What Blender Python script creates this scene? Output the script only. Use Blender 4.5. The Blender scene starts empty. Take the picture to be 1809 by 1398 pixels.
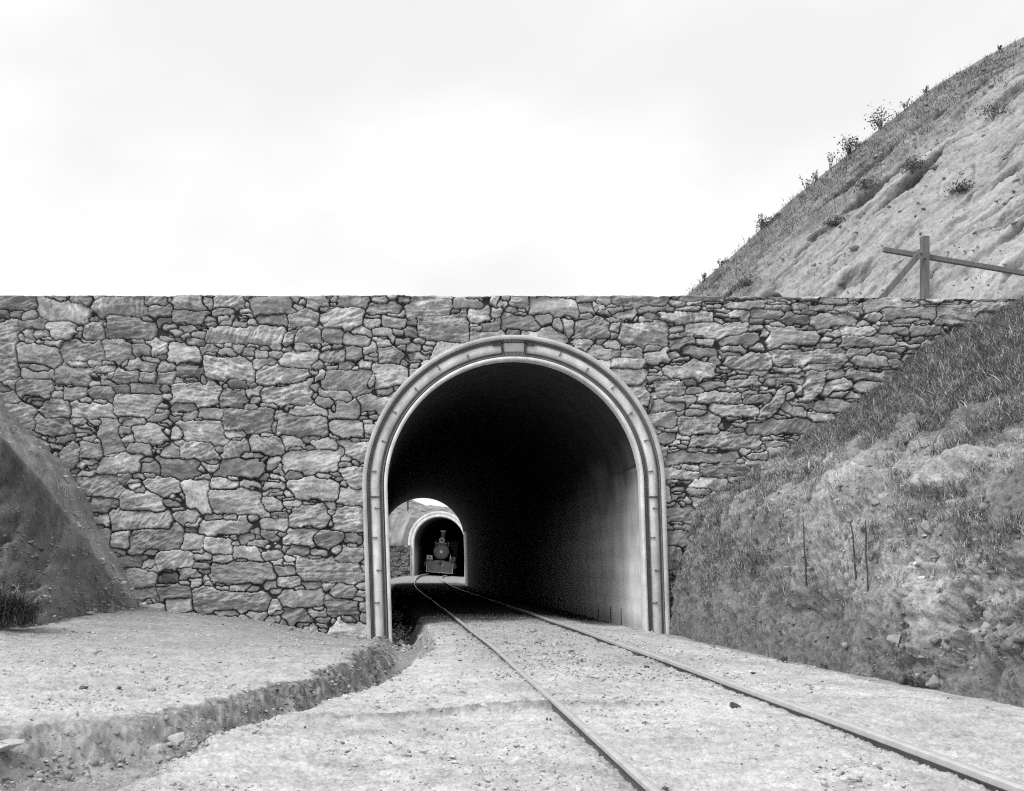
import bpy, math, random
import numpy as np
from mathutils import Vector, Matrix
from mathutils.bvhtree import BVHTree

random.seed(7)
rng = np.random.default_rng(11)
S = bpy.context.scene
COL = S.collection

# ------------------------------------------------------------------ camera
W, H, F = 1809.0, 1398.0, 2000.0          # photograph size and focal length in its pixels
PX, PY, HC = 671.0, 996.0, 1.0            # principal point (view camera with shifted back), lens height over the rails
cam = bpy.data.cameras.new('camera')
co = bpy.data.objects.new('camera', cam)
COL.objects.link(co)
co.location = (0, 0, HC)
co.rotation_euler = (math.pi / 2, 0, 0)
cam.sensor_width = 36
cam.lens = 36 * F / W
cam.shift_x = (W / 2 - PX) / W
cam.shift_y = (PY - H / 2) / W
cam.clip_start = 0.05
cam.clip_end = 3000
S.camera = co

# ------------------------------------------------------------------ light
S.view_settings.view_transform = 'Standard'
S.view_settings.look = 'None'
S.view_settings.gamma = 1
S.view_settings.use_curve_mapping = False
S.view_settings.exposure = 0.16
SUN_EL, SUN_AZ = math.radians(52), math.radians(238)   # azimuth clockwise from +Y
world = bpy.data.worlds.new('World')
S.world = world
world.use_nodes = True
wt = world.node_tree
wt.nodes.clear()
wn = wt.nodes.new
w_out = wn('ShaderNodeOutputWorld'); w_bg = wn('ShaderNodeBackground')
w_sky = wn('ShaderNodeTexSky'); w_sky.sky_type = 'NISHITA'; w_sky.sun_disc = False
w_sky.sun_elevation = SUN_EL; w_sky.sun_rotation = SUN_AZ
w_sky.air_density = 1.0; w_sky.dust_density = 3.0
w_bw = wn('ShaderNodeRGBToBW')
w_tc = wn('ShaderNodeTexCoord')
w_map = wn('ShaderNodeMapping'); w_map.inputs['Scale'].default_value = (1.0, 1.0, 1.9)
w_map.inputs['Location'].default_value = (0.35, 0.2, 0.1)
w_no = wn('ShaderNodeTexNoise'); w_no.inputs['Scale'].default_value = 3.1; w_no.inputs['Detail'].default_value = 5
w_no.inputs['Roughness'].default_value = 0.45
w_mr = wn('ShaderNodeMapRange'); w_mr.interpolation_type = 'SMOOTHSTEP'
w_mr.inputs['From Min'].default_value = 0.33; w_mr.inputs['From Max'].default_value = 0.60
w_mr.inputs['To Min'].default_value = 7.2; w_mr.inputs['To Max'].default_value = 8.4
w_mix = wn('ShaderNodeMix'); w_mix.data_type = 'FLOAT'; w_mix.inputs[0].default_value = 0.85
L = wt.links.new
L(w_sky.outputs[0], w_bw.inputs[0]); L(w_tc.outputs['Generated'], w_map.inputs[0]); L(w_map.outputs[0], w_no.inputs['Vector'])
L(w_no.outputs['Fac'], w_mr.inputs['Value']); L(w_bw.outputs[0], w_mix.inputs[2]); L(w_mr.outputs[0], w_mix.inputs[3])
L(w_mix.outputs[0], w_bg.inputs[0]); L(w_bg.outputs[0], w_out.inputs[0])
w_bg.inputs[1].default_value = 0.125

sun = bpy.data.lights.new('sun', 'SUN')
so = bpy.data.objects.new('sun', sun)
COL.objects.link(so)
sun.energy = 2.0
sun.angle = math.radians(24)
sdir = Vector((math.sin(SUN_AZ) * math.cos(SUN_EL), math.cos(SUN_AZ) * math.cos(SUN_EL), math.sin(SUN_EL)))
so.rotation_euler = sdir.to_track_quat('Z', 'Y').to_euler()
so.location = (-20, -15, 40)
S.cycles.max_bounces = 7
S.cycles.diffuse_bounces = 5
S.cycles.sample_clamp_indirect = 2.0
S.cycles.use_denoising = False
S.cycles.filter_width = 1.15


# ------------------------------------------------------------------ helpers
def P(px, py, Y):
    return Vector(((px - PX) / F * Y, Y, HC - (py - PY) / F * Y))


def ss(a, b, x):
    t = np.clip((x - a) / (b - a), 0, 1)
    return t * t * (3 - 2 * t)


def _h(ix, iy, seed):
    h = (ix.astype(np.int64) * 374761393 + iy.astype(np.int64) * 668265263 + seed * 974634777) & 0xFFFFFFFF
    h = ((h ^ (h >> 13)) * 1274126177) & 0xFFFFFFFF
    return (h ^ (h >> 16)) & 0xFFFFFFFF


def pn(x, y, seed=0):
    """gradient noise, about -0.7..0.7"""
    xi = np.floor(x); yi = np.floor(y)
    fx = x - xi; fy = y - yi
    u = fx * fx * fx * (fx * (fx * 6 - 15) + 10); v = fy * fy * fy * (fy * (fy * 6 - 15) + 10)

    def g(dx, dy):
        a = _h(xi + dx, yi + dy, seed) * (2 * math.pi / 4294967296.0)
        return np.cos(a) * (fx - dx) + np.sin(a) * (fy - dy)
    n0 = g(0, 0) * (1 - u) + g(1, 0) * u
    n1 = g(0, 1) * (1 - u) + g(1, 1) * u
    return n0 * (1 - v) + n1 * v


def fbm(x, y, seed=0, octv=4, gain=0.5):
    r = 0; a = 1.0
    for i in range(octv):
        r = r + a * pn(x, y, seed + i * 17)
        x = x * 2.03 + 3.1; y = y * 2.03 + 1.7; a *= gain
    return r


def ridged(x, y, seed=0, octv=3):
    r = 0; a = 1.0
    for i in range(octv):
        r = r + a * (1 - 2.2 * np.abs(pn(x, y, seed + i * 13)))
        x = x * 2.1 + 5.2; y = y * 2.1 + 1.3; a *= 0.5
    return r


def cell(x, y, seed=0):
    """cellular noise: (random value of the nearest cell, distance to the cell's border)"""
    xi = np.floor(x); yi = np.floor(y)
    b = np.full(x.shape, 9.); s2 = np.full(x.shape, 9.); val = np.zeros(x.shape)
    for i in (-1, 0, 1):
        for j in (-1, 0, 1):
            h = _h(xi + i, yi + j, seed)
            d = np.hypot(xi + i + (h & 1023) / 1023. - x, yi + j + ((h >> 10) & 1023) / 1023. - y)
            lt = d < b
            s2 = np.where(lt, b, np.minimum(s2, d)); val = np.where(lt, ((h >> 20) & 1023) / 1023., val); b = np.where(lt, d, b)
    return val, s2 - b


def link(name, me, mat=None, parent=None, smooth=True):
    o = bpy.data.objects.new(name, me)
    COL.objects.link(o)
    if mat: me.materials.append(mat)
    if parent: o.parent = parent
    if smooth and len(me.polygons):
        me.polygons.foreach_set('use_smooth', np.ones(len(me.polygons), dtype=bool))
    return o


def tag(o, label=None, cat=None, group=None, kind=None):
    if label: o['label'] = label
    if cat: o['category'] = cat
    if group: o['group'] = group
    if kind: o['kind'] = kind
    return o


def empty(name, loc=(0, 0, 0), rot=(0, 0, 0)):
    o = bpy.data.objects.new(name, None)
    o.empty_display_size = 0.2
    COL.objects.link(o)
    o.location = loc; o.rotation_euler = rot
    return o


def mesh_np(name, V, quads=None, tris=None, tone=None):
    me = bpy.data.meshes.new(name)
    V = np.ascontiguousarray(V, dtype=np.float32)
    nq = 0 if quads is None else len(quads); nt = 0 if tris is None else len(tris)
    me.vertices.add(len(V)); me.vertices.foreach_set('co', V.ravel())
    idx = []
    if nq: idx.append(np.asarray(quads).ravel())
    if nt: idx.append(np.asarray(tris).ravel())
    idx = np.concatenate(idx).astype(np.int32)
    me.loops.add(len(idx)); me.loops.foreach_set('vertex_index', idx)
    me.polygons.add(nq + nt)
    st = np.concatenate([np.arange(nq) * 4, nq * 4 + np.arange(nt) * 3]).astype(np.int32)
    me.polygons.foreach_set('loop_start', st)
    me.update(calc_edges=True)
    if tone is not None:
        at = me.attributes.new('tone', 'FLOAT', 'POINT')
        at.data.foreach_set('value', np.ascontiguousarray(tone, dtype=np.float32).ravel())
    return me


def grid_quads(nr, nc, keep=None, flip=False):
    r, c = np.meshgrid(np.arange(nr - 1), np.arange(nc - 1), indexing='ij')
    a = r * nc + c
    q = np.stack([a, a + 1, a + nc + 1, a + nc], -1)
    if flip: q = q[..., ::-1]
    if keep is not None: q = q[keep]
    return q.reshape(-1, 4)


def compact(V, Q, tone=None):
    u, inv = np.unique(Q.ravel(), return_inverse=True)
    return V[u], inv.reshape(Q.shape), (tone[u] if tone is not None else None)


class MB:
    """collects simple shapes into one mesh"""
    def __init__(s): s.v = []; s.f = []

    def add(s, vs, fs):
        n = len(s.v); s.v += [tuple(v) for v in vs]; s.f += [tuple(n + i for i in f) for f in fs]; return s

    def box(s, c, d, m=None, bev=0.0):
        x, y, z = (k / 2 for k in d)
        if bev <= 0:
            vs = [Vector((i, j, k)) for k in (-z, z) for j in (-y, y) for i in (-x, x)]
            fs = [(0, 2, 3, 1), (4, 5, 7, 6), (0, 1, 5, 4), (2, 6, 7, 3), (0, 4, 6, 2), (1, 3, 7, 5)]
        else:
            b = min(bev, x * .9, y * .9, z * .9)
            vs = []
            for zz, ins in ((-z, b), (-z + b, 0), (z - b, 0), (z, b)):
                xx, yy = x - ins, y - ins
                cc = b if ins == 0 else b * .6
                vs += [Vector(q + (zz,)) for q in ((xx, -yy + cc), (xx, yy - cc), (xx - cc, yy), (-xx + cc, yy), (-xx, yy - cc), (-xx, -yy + cc), (-xx + cc, -yy), (xx - cc, -yy))]
            fs = [tuple(range(7, -1, -1)), tuple(range(24, 32))]
            for r in range(3):
                for i in range(8):
                    j = (i + 1) % 8
                    fs.append((r * 8 + i, r * 8 + j, r * 8 + 8 + j, r * 8 + 8 + i))
        c = Vector(c)
        vs = [(m @ v if m else v) + c for v in vs]
        return s.add(vs, fs)

    def tube(s, pts, rad, n=8, cap=True):
        pts = [Vector(p) for p in pts]
        if not hasattr(rad, '__len__'): rad = [rad] * len(pts)
        vs = []
        for i, p in enumerate(pts):
            t = (pts[min(i + 1, len(pts) - 1)] - pts[max(i - 1, 0)]).normalized()
            a = Vector((0, 0, 1)) if abs(t.z) < .9 else Vector((1, 0, 0))
            u = t.cross(a).normalized(); w = u.cross(t)
            vs += [p + (u * math.cos(2 * math.pi * k / n) + w * math.sin(2 * math.pi * k / n)) * rad[i] for k in range(n)]
        fs = []
        for i in range(len(pts) - 1):
            for k in range(n):
                l = (k + 1) % n
                fs.append((i * n + k, i * n + n + k, i * n + n + l, i * n + l))
        if cap:
            fs.append(tuple(range(n))); fs.append(tuple(range(len(vs) - 1, len(vs) - n - 1, -1)))
        return s.add(vs, fs)

    def build(s, name, mat, parent=None, smooth=False, tone=None):
        me = bpy.data.meshes.new(name)
        me.from_pydata(s.v, [], s.f); me.update()
        if tone is not None:
            at = me.attributes.new('tone', 'FLOAT', 'POINT')
            at.data.foreach_set('value', np.full(len(s.v), tone, dtype=np.float32))
        return link(name, me, mat, parent, smooth)


# ------------------------------------------------------------------ materials (the photograph is black and white: all greys)
def material(name, base, var=0.25, scale=6.0, fine=60.0, fvar=0.2, bump=0.3, bdist=0.01, rough=0.9, metal=0.0, attr=False, stretch=(1, 1, 1), streak=None, spec=0.3, speck=0.0):
    m = bpy.data.materials.new(name); m.use_nodes = True
    t = m.node_tree; t.nodes.clear(); n = t.nodes.new; l = t.links.new
    out = n('ShaderNodeOutputMaterial'); b = n('ShaderNodeBsdfPrincipled'); l(b.outputs[0], out.inputs[0])
    b.inputs['Roughness'].default_value = rough; b.inputs['Metallic'].default_value = metal
    b.inputs['Specular IOR Level'].default_value = spec
    tc = n('ShaderNodeTexCoord'); mp = n('ShaderNodeMapping'); mp.inputs['Scale'].default_value = stretch
    l(tc.outputs['Object'], mp.inputs[0])

    def noise(s, d=6, r=0.6):
        k = n('ShaderNodeTexNoise'); k.inputs['Scale'].default_value = s; k.inputs['Detail'].default_value = d; k.inputs['Roughness'].default_value = r
        l(mp.outputs[0], k.inputs['Vector']); return k.outputs['Fac']

    def rng_(x, lo, hi, a=0.3, c=0.7):
        k = n('ShaderNodeMapRange'); k.inputs['From Min'].default_value = a; k.inputs['From Max'].default_value = c
        k.inputs['To Min'].default_value = lo; k.inputs['To Max'].default_value = hi; l(x, k.inputs['Value']); return k.outputs[0]

    def mul(a, c):
        k = n('ShaderNodeMath'); k.operation = 'MULTIPLY'
        l(a, k.inputs[0])
        if isinstance(c, float): k.inputs[1].default_value = c
        else: l(c, k.inputs[1])
        return k.outputs[0]
    big = noise(scale); fin = noise(fine, 4, 0.65)
    v = mul(rng_(big, 1 - var, 1 + var), rng_(fin, 1 - fvar, 1 + fvar))
    if speck:                                        # dark grit and pits
        v = mul(v, rng_(noise(fine * .55, 8, .75), 1 - speck, 1.0, .37, .46))
    if streak:                                       # vertical water stains down a wall
        sp = n('ShaderNodeMapping'); sp.inputs['Scale'].default_value = streak[0]; l(tc.outputs['Object'], sp.inputs[0])
        k = n('ShaderNodeTexNoise'); k.inputs['Scale'].default_value = 1; k.inputs['Detail'].default_value = 5; l(sp.outputs[0], k.inputs['Vector'])
        v = mul(v, rng_(k.outputs['Fac'], 1 - streak[1], 1 + streak[1]))
    if attr:
        at = n('ShaderNodeAttribute'); at.attribute_name = 'tone'
        v = mul(v, at.outputs['Fac'])
    v = mul(v, float(base))
    l(v, b.inputs['Base Color'])
    if bump > 0:
        bp = n('ShaderNodeBump'); bp.inputs['Strength'].default_value = bump; bp.inputs['Distance'].default_value = bdist
        ad = n('ShaderNodeMath'); ad.operation = 'ADD'; l(fin, ad.inputs[0]); l(noise(fine * 0.28, 5, 0.6), ad.inputs[1])
        l(ad.outputs[0], bp.inputs['Height']); l(bp.outputs[0], b.inputs['Normal'])
    return m


M_STONE = material('rubble_stone', 1.0, 0.12, 3.0, 38.0, 0.22, 0.45, 0.012, 0.9, attr=True)
M_GROUND = material('sandy_ground', 1.0, 0.08, 1.3, 75.0, 0.20, 0.5, 0.008, 0.95, attr=True, spec=0.15, speck=0.30)
M_BANK = material('earth_bank', 1.0, 0.2, 1.6, 40.0, 0.32, 0.7, 0.02, 0.95, attr=True, spec=0.15, speck=0.42)
M_HILL = material('hill_rock', 1.0, 0.12, 0.5, 9.0, 0.22, 0.7, 0.06, 0.95, attr=True, spec=0.15, speck=0.35)
M_ROCK = material('loose_rock', 1.0, 0.15, 9.0, 60.0, 0.2, 0.4, 0.01, 0.9, attr=True)
M_GRASS = material('dry_grass', 1.0, 0.2, 3.0, 30.0, 0.1, 0.0, 0.0, 0.8, attr=True)
M_LIGHTCON = material('pale_concrete', 0.74, 0.20, 3.0, 50.0, 0.14, 0.25, 0.005, 0.85, streak=((7, 7, 0.8), 0.16), speck=0.12)
M_GREYCON = material('grey_concrete', 0.56, 0.22, 3.0, 50.0, 0.16, 0.3, 0.006, 0.85, speck=0.2)
M_FLANGE = material('painted_steel', 0.19, 0.18, 5.0, 60.0, 0.1, 0.1, 0.003, 0.6)
M_CROWN = material('stained_plate', 0.36, 0.2, 6.0, 50.0, 0.12, 0.2, 0.004, 0.8)
M_DARKIRON = material('dark_iron', 0.06, 0.2, 8.0, 60.0, 0.1, 0.1, 0.003, 0.6)
M_LINING = material('lining_concrete', 0.76, 0.14, 1.5, 40.0, 0.12, 0.2, 0.006, 0.9, attr=True, streak=((2.2, 2.6, 0.5), 0.16))
M_CAP = material('barrel_cap_black', 0.045, 0.4, 1.2, 30.0, 0.2, 0.3, 0.01, 0.95)
M_BALLAST = material('track_ballast', 1.0, 0.25, 3.0, 45.0, 0.35, 0.9, 0.02, 0.95, attr=True, spec=0.1)
M_RAIL = material('rail_steel', 0.52, 0.15, 8.0, 80.0, 0.1, 0.1, 0.002, 0.4, metal=0.1)
M_RUST = material('rusty_rail_side', 0.10, 0.25, 8.0, 60.0, 0.2, 0.3, 0.004, 0.85)
M_WOOD = material('weathered_timber', 0.17, 0.25, 4.0, 40.0, 0.2, 0.3, 0.006, 0.85, stretch=(6, 6, 1))
M_LOCO = material('engine_black', 0.035, 0.2, 3.0, 30.0, 0.15, 0.1, 0.004, 0.45, spec=0.6)
M_LOCOFACE = material('engine_grey', 0.17, 0.2, 3.0, 30.0, 0.15, 0.1, 0.004, 0.5, spec=0.5)
M_LOCOLIGHT = material('engine_bright', 0.70, 0.15, 4.0, 30.0, 0.1, 0.05, 0.004, 0.4, spec=0.6)
M_FOLIAGE = material('shrub_leaf', 0.11, 0.3, 2.0, 20.0, 0.2, 0.0, 0.0, 0.8)
M_STEM = material('shrub_stem', 0.09, 0.2, 5.0, 30.0, 0.2, 0.0, 0.0, 0.9)

m = bpy.data.materials.new('muddy_water'); m.use_nodes = True
b = m.node_tree.nodes['Principled BSDF']; b.inputs['Base Color'].default_value = (.16, .16, .16, 1); b.inputs['Roughness'].default_value = .12
M_WATER = m

# ------------------------------------------------------------------ portal measures
YW = 20.1                                   # front face of the stone wall
CX, ZS, RIN, ROUT = 2.37, 2.36, 2.235, 2.68
ZB = -0.45                                  # foot of the portal legs
LEAN = 0.09                                 # the legs lean a little


def arch_path(r, zb, n=72, cx=CX, zs=ZS, lean=LEAN, nleg=14, zfrom=None):
    """points (x, z) up the one leg, over the crown and down the other"""
    pts = []
    for i in range(nleg):
        z = zb + (zs - zb) * i / nleg
        pts.append((cx - r + lean * (zs - z) / (zs - ZB), z))
    for i in range(n + 1):
        a = math.pi - math.pi * i / n
        pts.append((cx + r * math.cos(a), zs + r * math.sin(a)))
    for i in range(nleg):
        z = zs - (zs - zb) * (i + 1) / nleg
        pts.append((cx + r + lean * (zs - z) / (zs - ZB), z))
    return np.array(pts)


def sweep(profile, zb, rin, cx=CX, zs=ZS, lean=LEAN, n=72, closed=True, y0=0.0, i0=0, i1=None):
    """profile: (u outward from the inner edge, y) points swept round the arch"""
    rows = []
    for (u, y) in profile:
        p = arch_path(rin + u, zb, n, cx, zs, lean)
        if i1: p = p[i0:i1]
        rows.append(np.stack([p[:, 0], np.full(len(p), y + y0), p[:, 1]], -1))
    V = np.array(rows); nr, nc = V.shape[:2]
    if closed: V = np.concatenate([V, V[:1]], 0); nr += 1
    q = grid_quads(nr, nc)
    return V.reshape(-1, 3), q


# ------------------------------------------------------------------ stone masonry
def stones(X, Z, seed, x0=-11, x1=14, z0=-1.2, z1=6.6, scale=1.0, slate=None):
    """height (m, + = towards the viewer) and tone of a random rubble wall at points X, Z:
    big blocks are laid first, smaller ones and then slivers are packed between them"""
    r = np.random.default_rng(seed)
    area = (x1 - x0) * (z1 - z0) / scale ** 2
    cls = [(.80, 1.35, .30, .46, .45), (.50, .90, .26, .40, 6), (.30, .58, .15, .30, 24), (.18, .36, .08, .16, 30), (.10, .24, .03, .06, 34)]
    sx, sz, hx, hz = (np.empty(40000) for _ in range(4)); ns = 0
    for w0, w1, h0, h1, dens in cls:
        for _ in range(int(area * dens)):
            x = r.uniform(x0, x1); z = r.uniform(z0, z1); w = r.uniform(w0, w1) * scale; h = r.uniform(h0, h1) * scale
            if slate and slate(x, z) and r.random() < .75: h *= .55; w *= 1.1
            if w < h * 1.02: w = h * 1.1
            if r.random() < .03: w, h = h * 1.05, w * .8
            dx = np.abs(sx[:ns] - x) - (hx[:ns] + w / 2); dz = np.abs(sz[:ns] - z) - (hz[:ns] + h / 2)
            if ns and np.any((dx < -.045 * scale) & (dz < -.026 * scale)): continue
            sx[ns], sz[ns], hx[ns], hz[ns] = x, z, w / 2, h / 2; ns += 1
    sx, sz, hx, hz = sx[:ns], sz[:ns], hx[:ns], hz[:ns]
    size = np.clip(hz / .16, .15, 1.3)
    rot = r.normal(0, .07, ns); odd = r.random(ns) < .10; rot[odd] += r.normal(0, .18, odd.sum())
    shear = r.normal(0, .28, ns); taper = r.normal(0, .30, ns); bow = r.normal(0, .25, ns)
    tone = np.clip(r.normal(1.0, .19, ns), .5, 1.55)
    off = r.normal(-.004, .018, ns) - .022 * (size < .45); tx = r.normal(0, .05, ns); tz = r.normal(0, .09, ns)
    grain = r.normal(0.15, .30, ns); inset = r.uniform(.002, .009, ns)
    big = r.random(ns) < .12; grain[big] += r.uniform(.6, 1.6, big.sum())
    ruff = r.uniform(.5, 1.9, ns)
    fo = r.uniform(-.004, .030, (3, ns)) * size; fgx = r.normal(0, .13, (3, ns)); fgz = r.normal(0, .20, (3, ns))
    N = X.size; Xf, Zf = X.ravel(), Z.ravel()
    hgt = np.empty(N); ton = np.empty(N)
    px = Xf + .030 * fbm(Xf * 2.1, Zf * 2.1, seed + 1, 2) + .020 * fbm(Xf * 8, Zf * 8, seed + 2, 4, .62)
    pz = Zf + .040 * fbm(Xf * 1.6, Zf * 1.6, seed + 5, 2) + .020 * fbm(Xf * 8, Zf * 8, seed + 6, 4, .62)
    order = np.lexsort((np.floor(pz / .9), np.floor(px / .9)))
    bs = 4000
    for s in range(0, N, bs):
        ii = order[s:s + bs]
        x, zq = px[ii], pz[ii]
        near = np.where((np.abs(sx - (x.min() + x.max()) / 2) < (x.max() - x.min()) / 2 + hx + .22) & (np.abs(sz - (zq.min() + zq.max()) / 2) < (zq.max() - zq.min()) / 2 + hz + .22))[0]
        dx = x[:, None] - sx[near]; dz = zq[:, None] - sz[near]
        c, sn = np.cos(rot[near]), np.sin(rot[near])
        ux = dx * c + dz * sn; uz = -dx * sn + dz * c
        HX, HZ = hx[near], hz[near]
        ux = ux + shear[near] * uz
        uz = (uz - bow[near] * HZ * ((ux / HX) ** 2 - .4) * .5) * (1 + taper[near] * np.clip(ux / HX, -1.4, 1.4) * .45)
        rr = .30 * np.minimum(HX, HZ)
        qx = np.abs(ux) - HX + rr; qz = np.abs(uz) - HZ + rr
        d = np.hypot(np.maximum(qx, 0), np.maximum(qz, 0)) + np.minimum(np.maximum(qx, qz), 0) - rr
        k = min(5, d.shape[1])
        o = np.argpartition(d, k - 1, axis=1)[:, :k]
        dd = np.take_along_axis(d, o, 1); so_ = np.argsort(dd, 1)
        o = np.take_along_axis(o, so_, 1); dd = np.take_along_axis(dd, so_, 1)
        bd = (dd[:, 1:] - dd[:, :1]) / 2
        kk = .003
        sm = -kk * np.log(np.sum(np.exp(-np.clip(bd, 0, .3) / kk), 1))
        i1 = near[o[:, 0]]
        e = np.minimum(sm - inset[i1], .150 * (.16 + .84 * np.minimum(size[i1], 1)) + .02 * fbm(Xf[ii] * 6, Zf[ii] * 6, seed + 81, 2) - dd[:, 0])
        lx, lz = Xf[ii] - sx[i1], Zf[ii] - sz[i1]
        g = grain[i1]; cg, sg = np.cos(g), np.sin(g)
        rx = lx * cg + lz * sg; rz = -lx * sg + lz * cg
        st = fbm(rx * 2.2 + i1 * 3.7, rz * 15 + i1 * 1.3, seed + 21, 4, .6)
        st2 = ridged(rx * 2.5 + i1 * 1.7, rz * 8 + i1 * 2.9, seed + 31, 2)
        rock = fbm(lx * 6 + i1 * 5.1, lz * 7, seed + 41, 4, .55)
        fin = fbm(rx * 9 + i1, rz * 26 + i1, seed + 71, 3, .7)
        fac = np.minimum(np.minimum(fo[0, i1] + fgx[0, i1] * lx + fgz[0, i1] * lz, fo[1, i1] + fgx[1, i1] * lx + fgz[1, i1] * lz), fo[2, i1] + fgx[2, i1] * lx + fgz[2, i1] * lz)
        face = off[i1] + np.maximum(fac, -.05) + (.012 * st + .010 * st2 + .024 * rock + .006 * fin) * ruff[i1] * (.35 + .65 * np.minimum(size[i1], 1))
        edge = np.clip(e / (.022 * (.4 + .6 * np.minimum(size[i1], 1))), 0, 1)
        prof = np.sqrt(1 - (1 - edge) ** 2)
        hs = -.045 + .045 * prof + face * np.minimum(1, .35 + prof)
        ts = tone[i1] * (1 + .24 * st * ruff[i1] + .26 * rock + .32 * fin)
        ts = ts * (1 + .6 * ss(.28, .60, fbm(Xf[ii] * 3.1, Zf[ii] * 2.6, seed + 51, 4, .6)))
        ts = ts * (1 - .28 * ss(.25, .6, fbm(Xf[ii] * 1.7 + 40, Zf[ii] * 1.7, seed + 61, 3)))
        hgt[ii] = np.where(e > 0, hs, -.12); ton[ii] = np.where(e > 0, ts, -1.0)
    ton = np.where(ton < 0, .20, np.clip(ton, .3, 1.75))
    return hgt.reshape(X.shape), ton.reshape(X.shape)


def build_stone_wall():
    res = 0.0122
    X0, X1, Z0, ZT, DEEP = -9.6, 12.7, -0.65, 5.76, 0.7
    nc = int((X1 - X0) / res); nv = int((ZT - Z0 + DEEP) / res)
    xs = np.linspace(X0, X1, nc); vs = Z0 + np.arange(nv) * res
    X, Vv = np.meshgrid(xs, vs)
    droop = -0.006 * np.clip(X - 4, 0, 9) ** 1.2 + .012 * fbm(X * .9, X * 0, 5, 2)
    h, t = stones(X, np.where(Vv > ZT, 2 * ZT - Vv, Vv), 3, slate=lambda x, z: x > 4.8 and z > 1.5)
    f = ss(ZT - .03, ZT + .03, Vv)                     # 0 on the face, 1 on the top
    zz = np.minimum(Vv, ZT); yy = YW + np.maximum(Vv - ZT, 0)
    hb = h * (1 - .5 * ss(ZT - .05, ZT, Vv))
    bi = np.floor(X / .62 + .35 * np.sin(X * 1.9))
    jag = .016 * fbm(X * 1.7, X * 0 + 3, 8, 3) + .030 * ((_h(bi, bi * 0, 5) & 1023) / 1023. - .5) * ss(-14, 6, X) + .012 * fbm(X * 9, X * 0, 18, 2)
    top = ss(ZT - .25, ZT, Vv)
    yv = yy - hb * (1 - f)
    zv = zz + hb * f * .12 + droop * top + jag * top
    V = np.stack([X, yv, zv], -1).reshape(-1, 3)
    xc = (X[:-1, :-1] + X[1:, 1:]) / 2; zc = (Vv[:-1, :-1] + Vv[1:, 1:]) / 2
    lean = np.where(zc < ZS, LEAN * (ZS - zc) / (ZS - ZB), 0)
    ro = ROUT - .005
    hole = ((np.abs(xc - CX - lean) < ro) & (zc < ZS)) | (np.hypot(xc - CX, zc - ZS) < ro)
    t = t * .37
    tone = t.ravel()
    split = 5.36
    root = None
    for name, msk in (('stone_wall', ~hole & (zc < split)), ('coping', ~hole & (zc >= split))):
        q = grid_quads(nv, nc, msk)
        v2, q2, t2 = compact(V, q, tone)
        o = link(name, mesh_np(name, v2, q2, None, t2), M_STONE, root)
        if root is None:
            root = tag(o, 'long grey rubble stone wall with dark open joints around the large near tunnel mouth', 'wall')
    # back of the wall, standing against the fill
    mb = MB()
    mb.box(((X0 + CX - ROUT) / 2, YW + .55, (Z0 + 5.45) / 2), (CX - ROUT - X0 - .02, .7, 5.45 - Z0))
    mb.box(((X1 + CX + ROUT + .1) / 2, YW + .55, (Z0 + 5.3) / 2), (X1 - CX - ROUT - .12, .7, 5.3 - Z0))
    mb.build('wall_core', M_GREYCON, root)


# ------------------------------------------------------------------ ground
YC = np.array([0, 5, 8, 12, 18, 24, 30, 43, 51, 58.8, 66, 72, 78.7, 85, 92, 102, 112, 125, 145])
CC = np.array([2.0, 2.05, 2.12, 2.19, 2.24, 2.26, 2.27, 2.30, 2.42, 2.62, 2.86, 3.10, 3.42, 3.78, 4.28, 5.28, 6.6, 8.7, 12.6])


def smooth_interp(y, ya, va):
    y = np.asarray(y, float)
    return (np.interp(y - 2, ya, va) + 2 * np.interp(y, ya, va) + np.interp(y + 2, ya, va)) / 4


def track_x(y): return smooth_interp(y, YC, CC)
def cant(y): return .13 * ss(58, 92, np.asarray(y, float))


YD = np.array([3, 5, 6.3, 6.9, 7.4, 8.47, 9.4, 10.6, 12, 14.7, 16, 20.5, 70.])
XF = np.array([-3.6, -2.9, -1.98, -1.75, -1.25, -1.06, -.79, -.44, -.22, .02, .10, .14, .14])
XN = np.array([-1.9, -1.45, -1.2, -1.2, -1.12, -.74, -.42, -.04, .22, .62, .72, .72, .72])
TOEY = np.array([0, 4, 7, 9.84, 11.7, 14.5, 18, 20.3])
TOEX = np.array([6.2, 6.1, 5.85, 5.6, 5.4, 5.2, 5.12, 5.10])


def ditch_x(X, Y):
    wob = .10 * fbm(X * 1.3, Y * 1.3, 71, 3) + .11 * fbm(X * 5, Y * 5, 72, 3, .65)
    return np.interp(Y, YD, XN) + wob * .8


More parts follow.
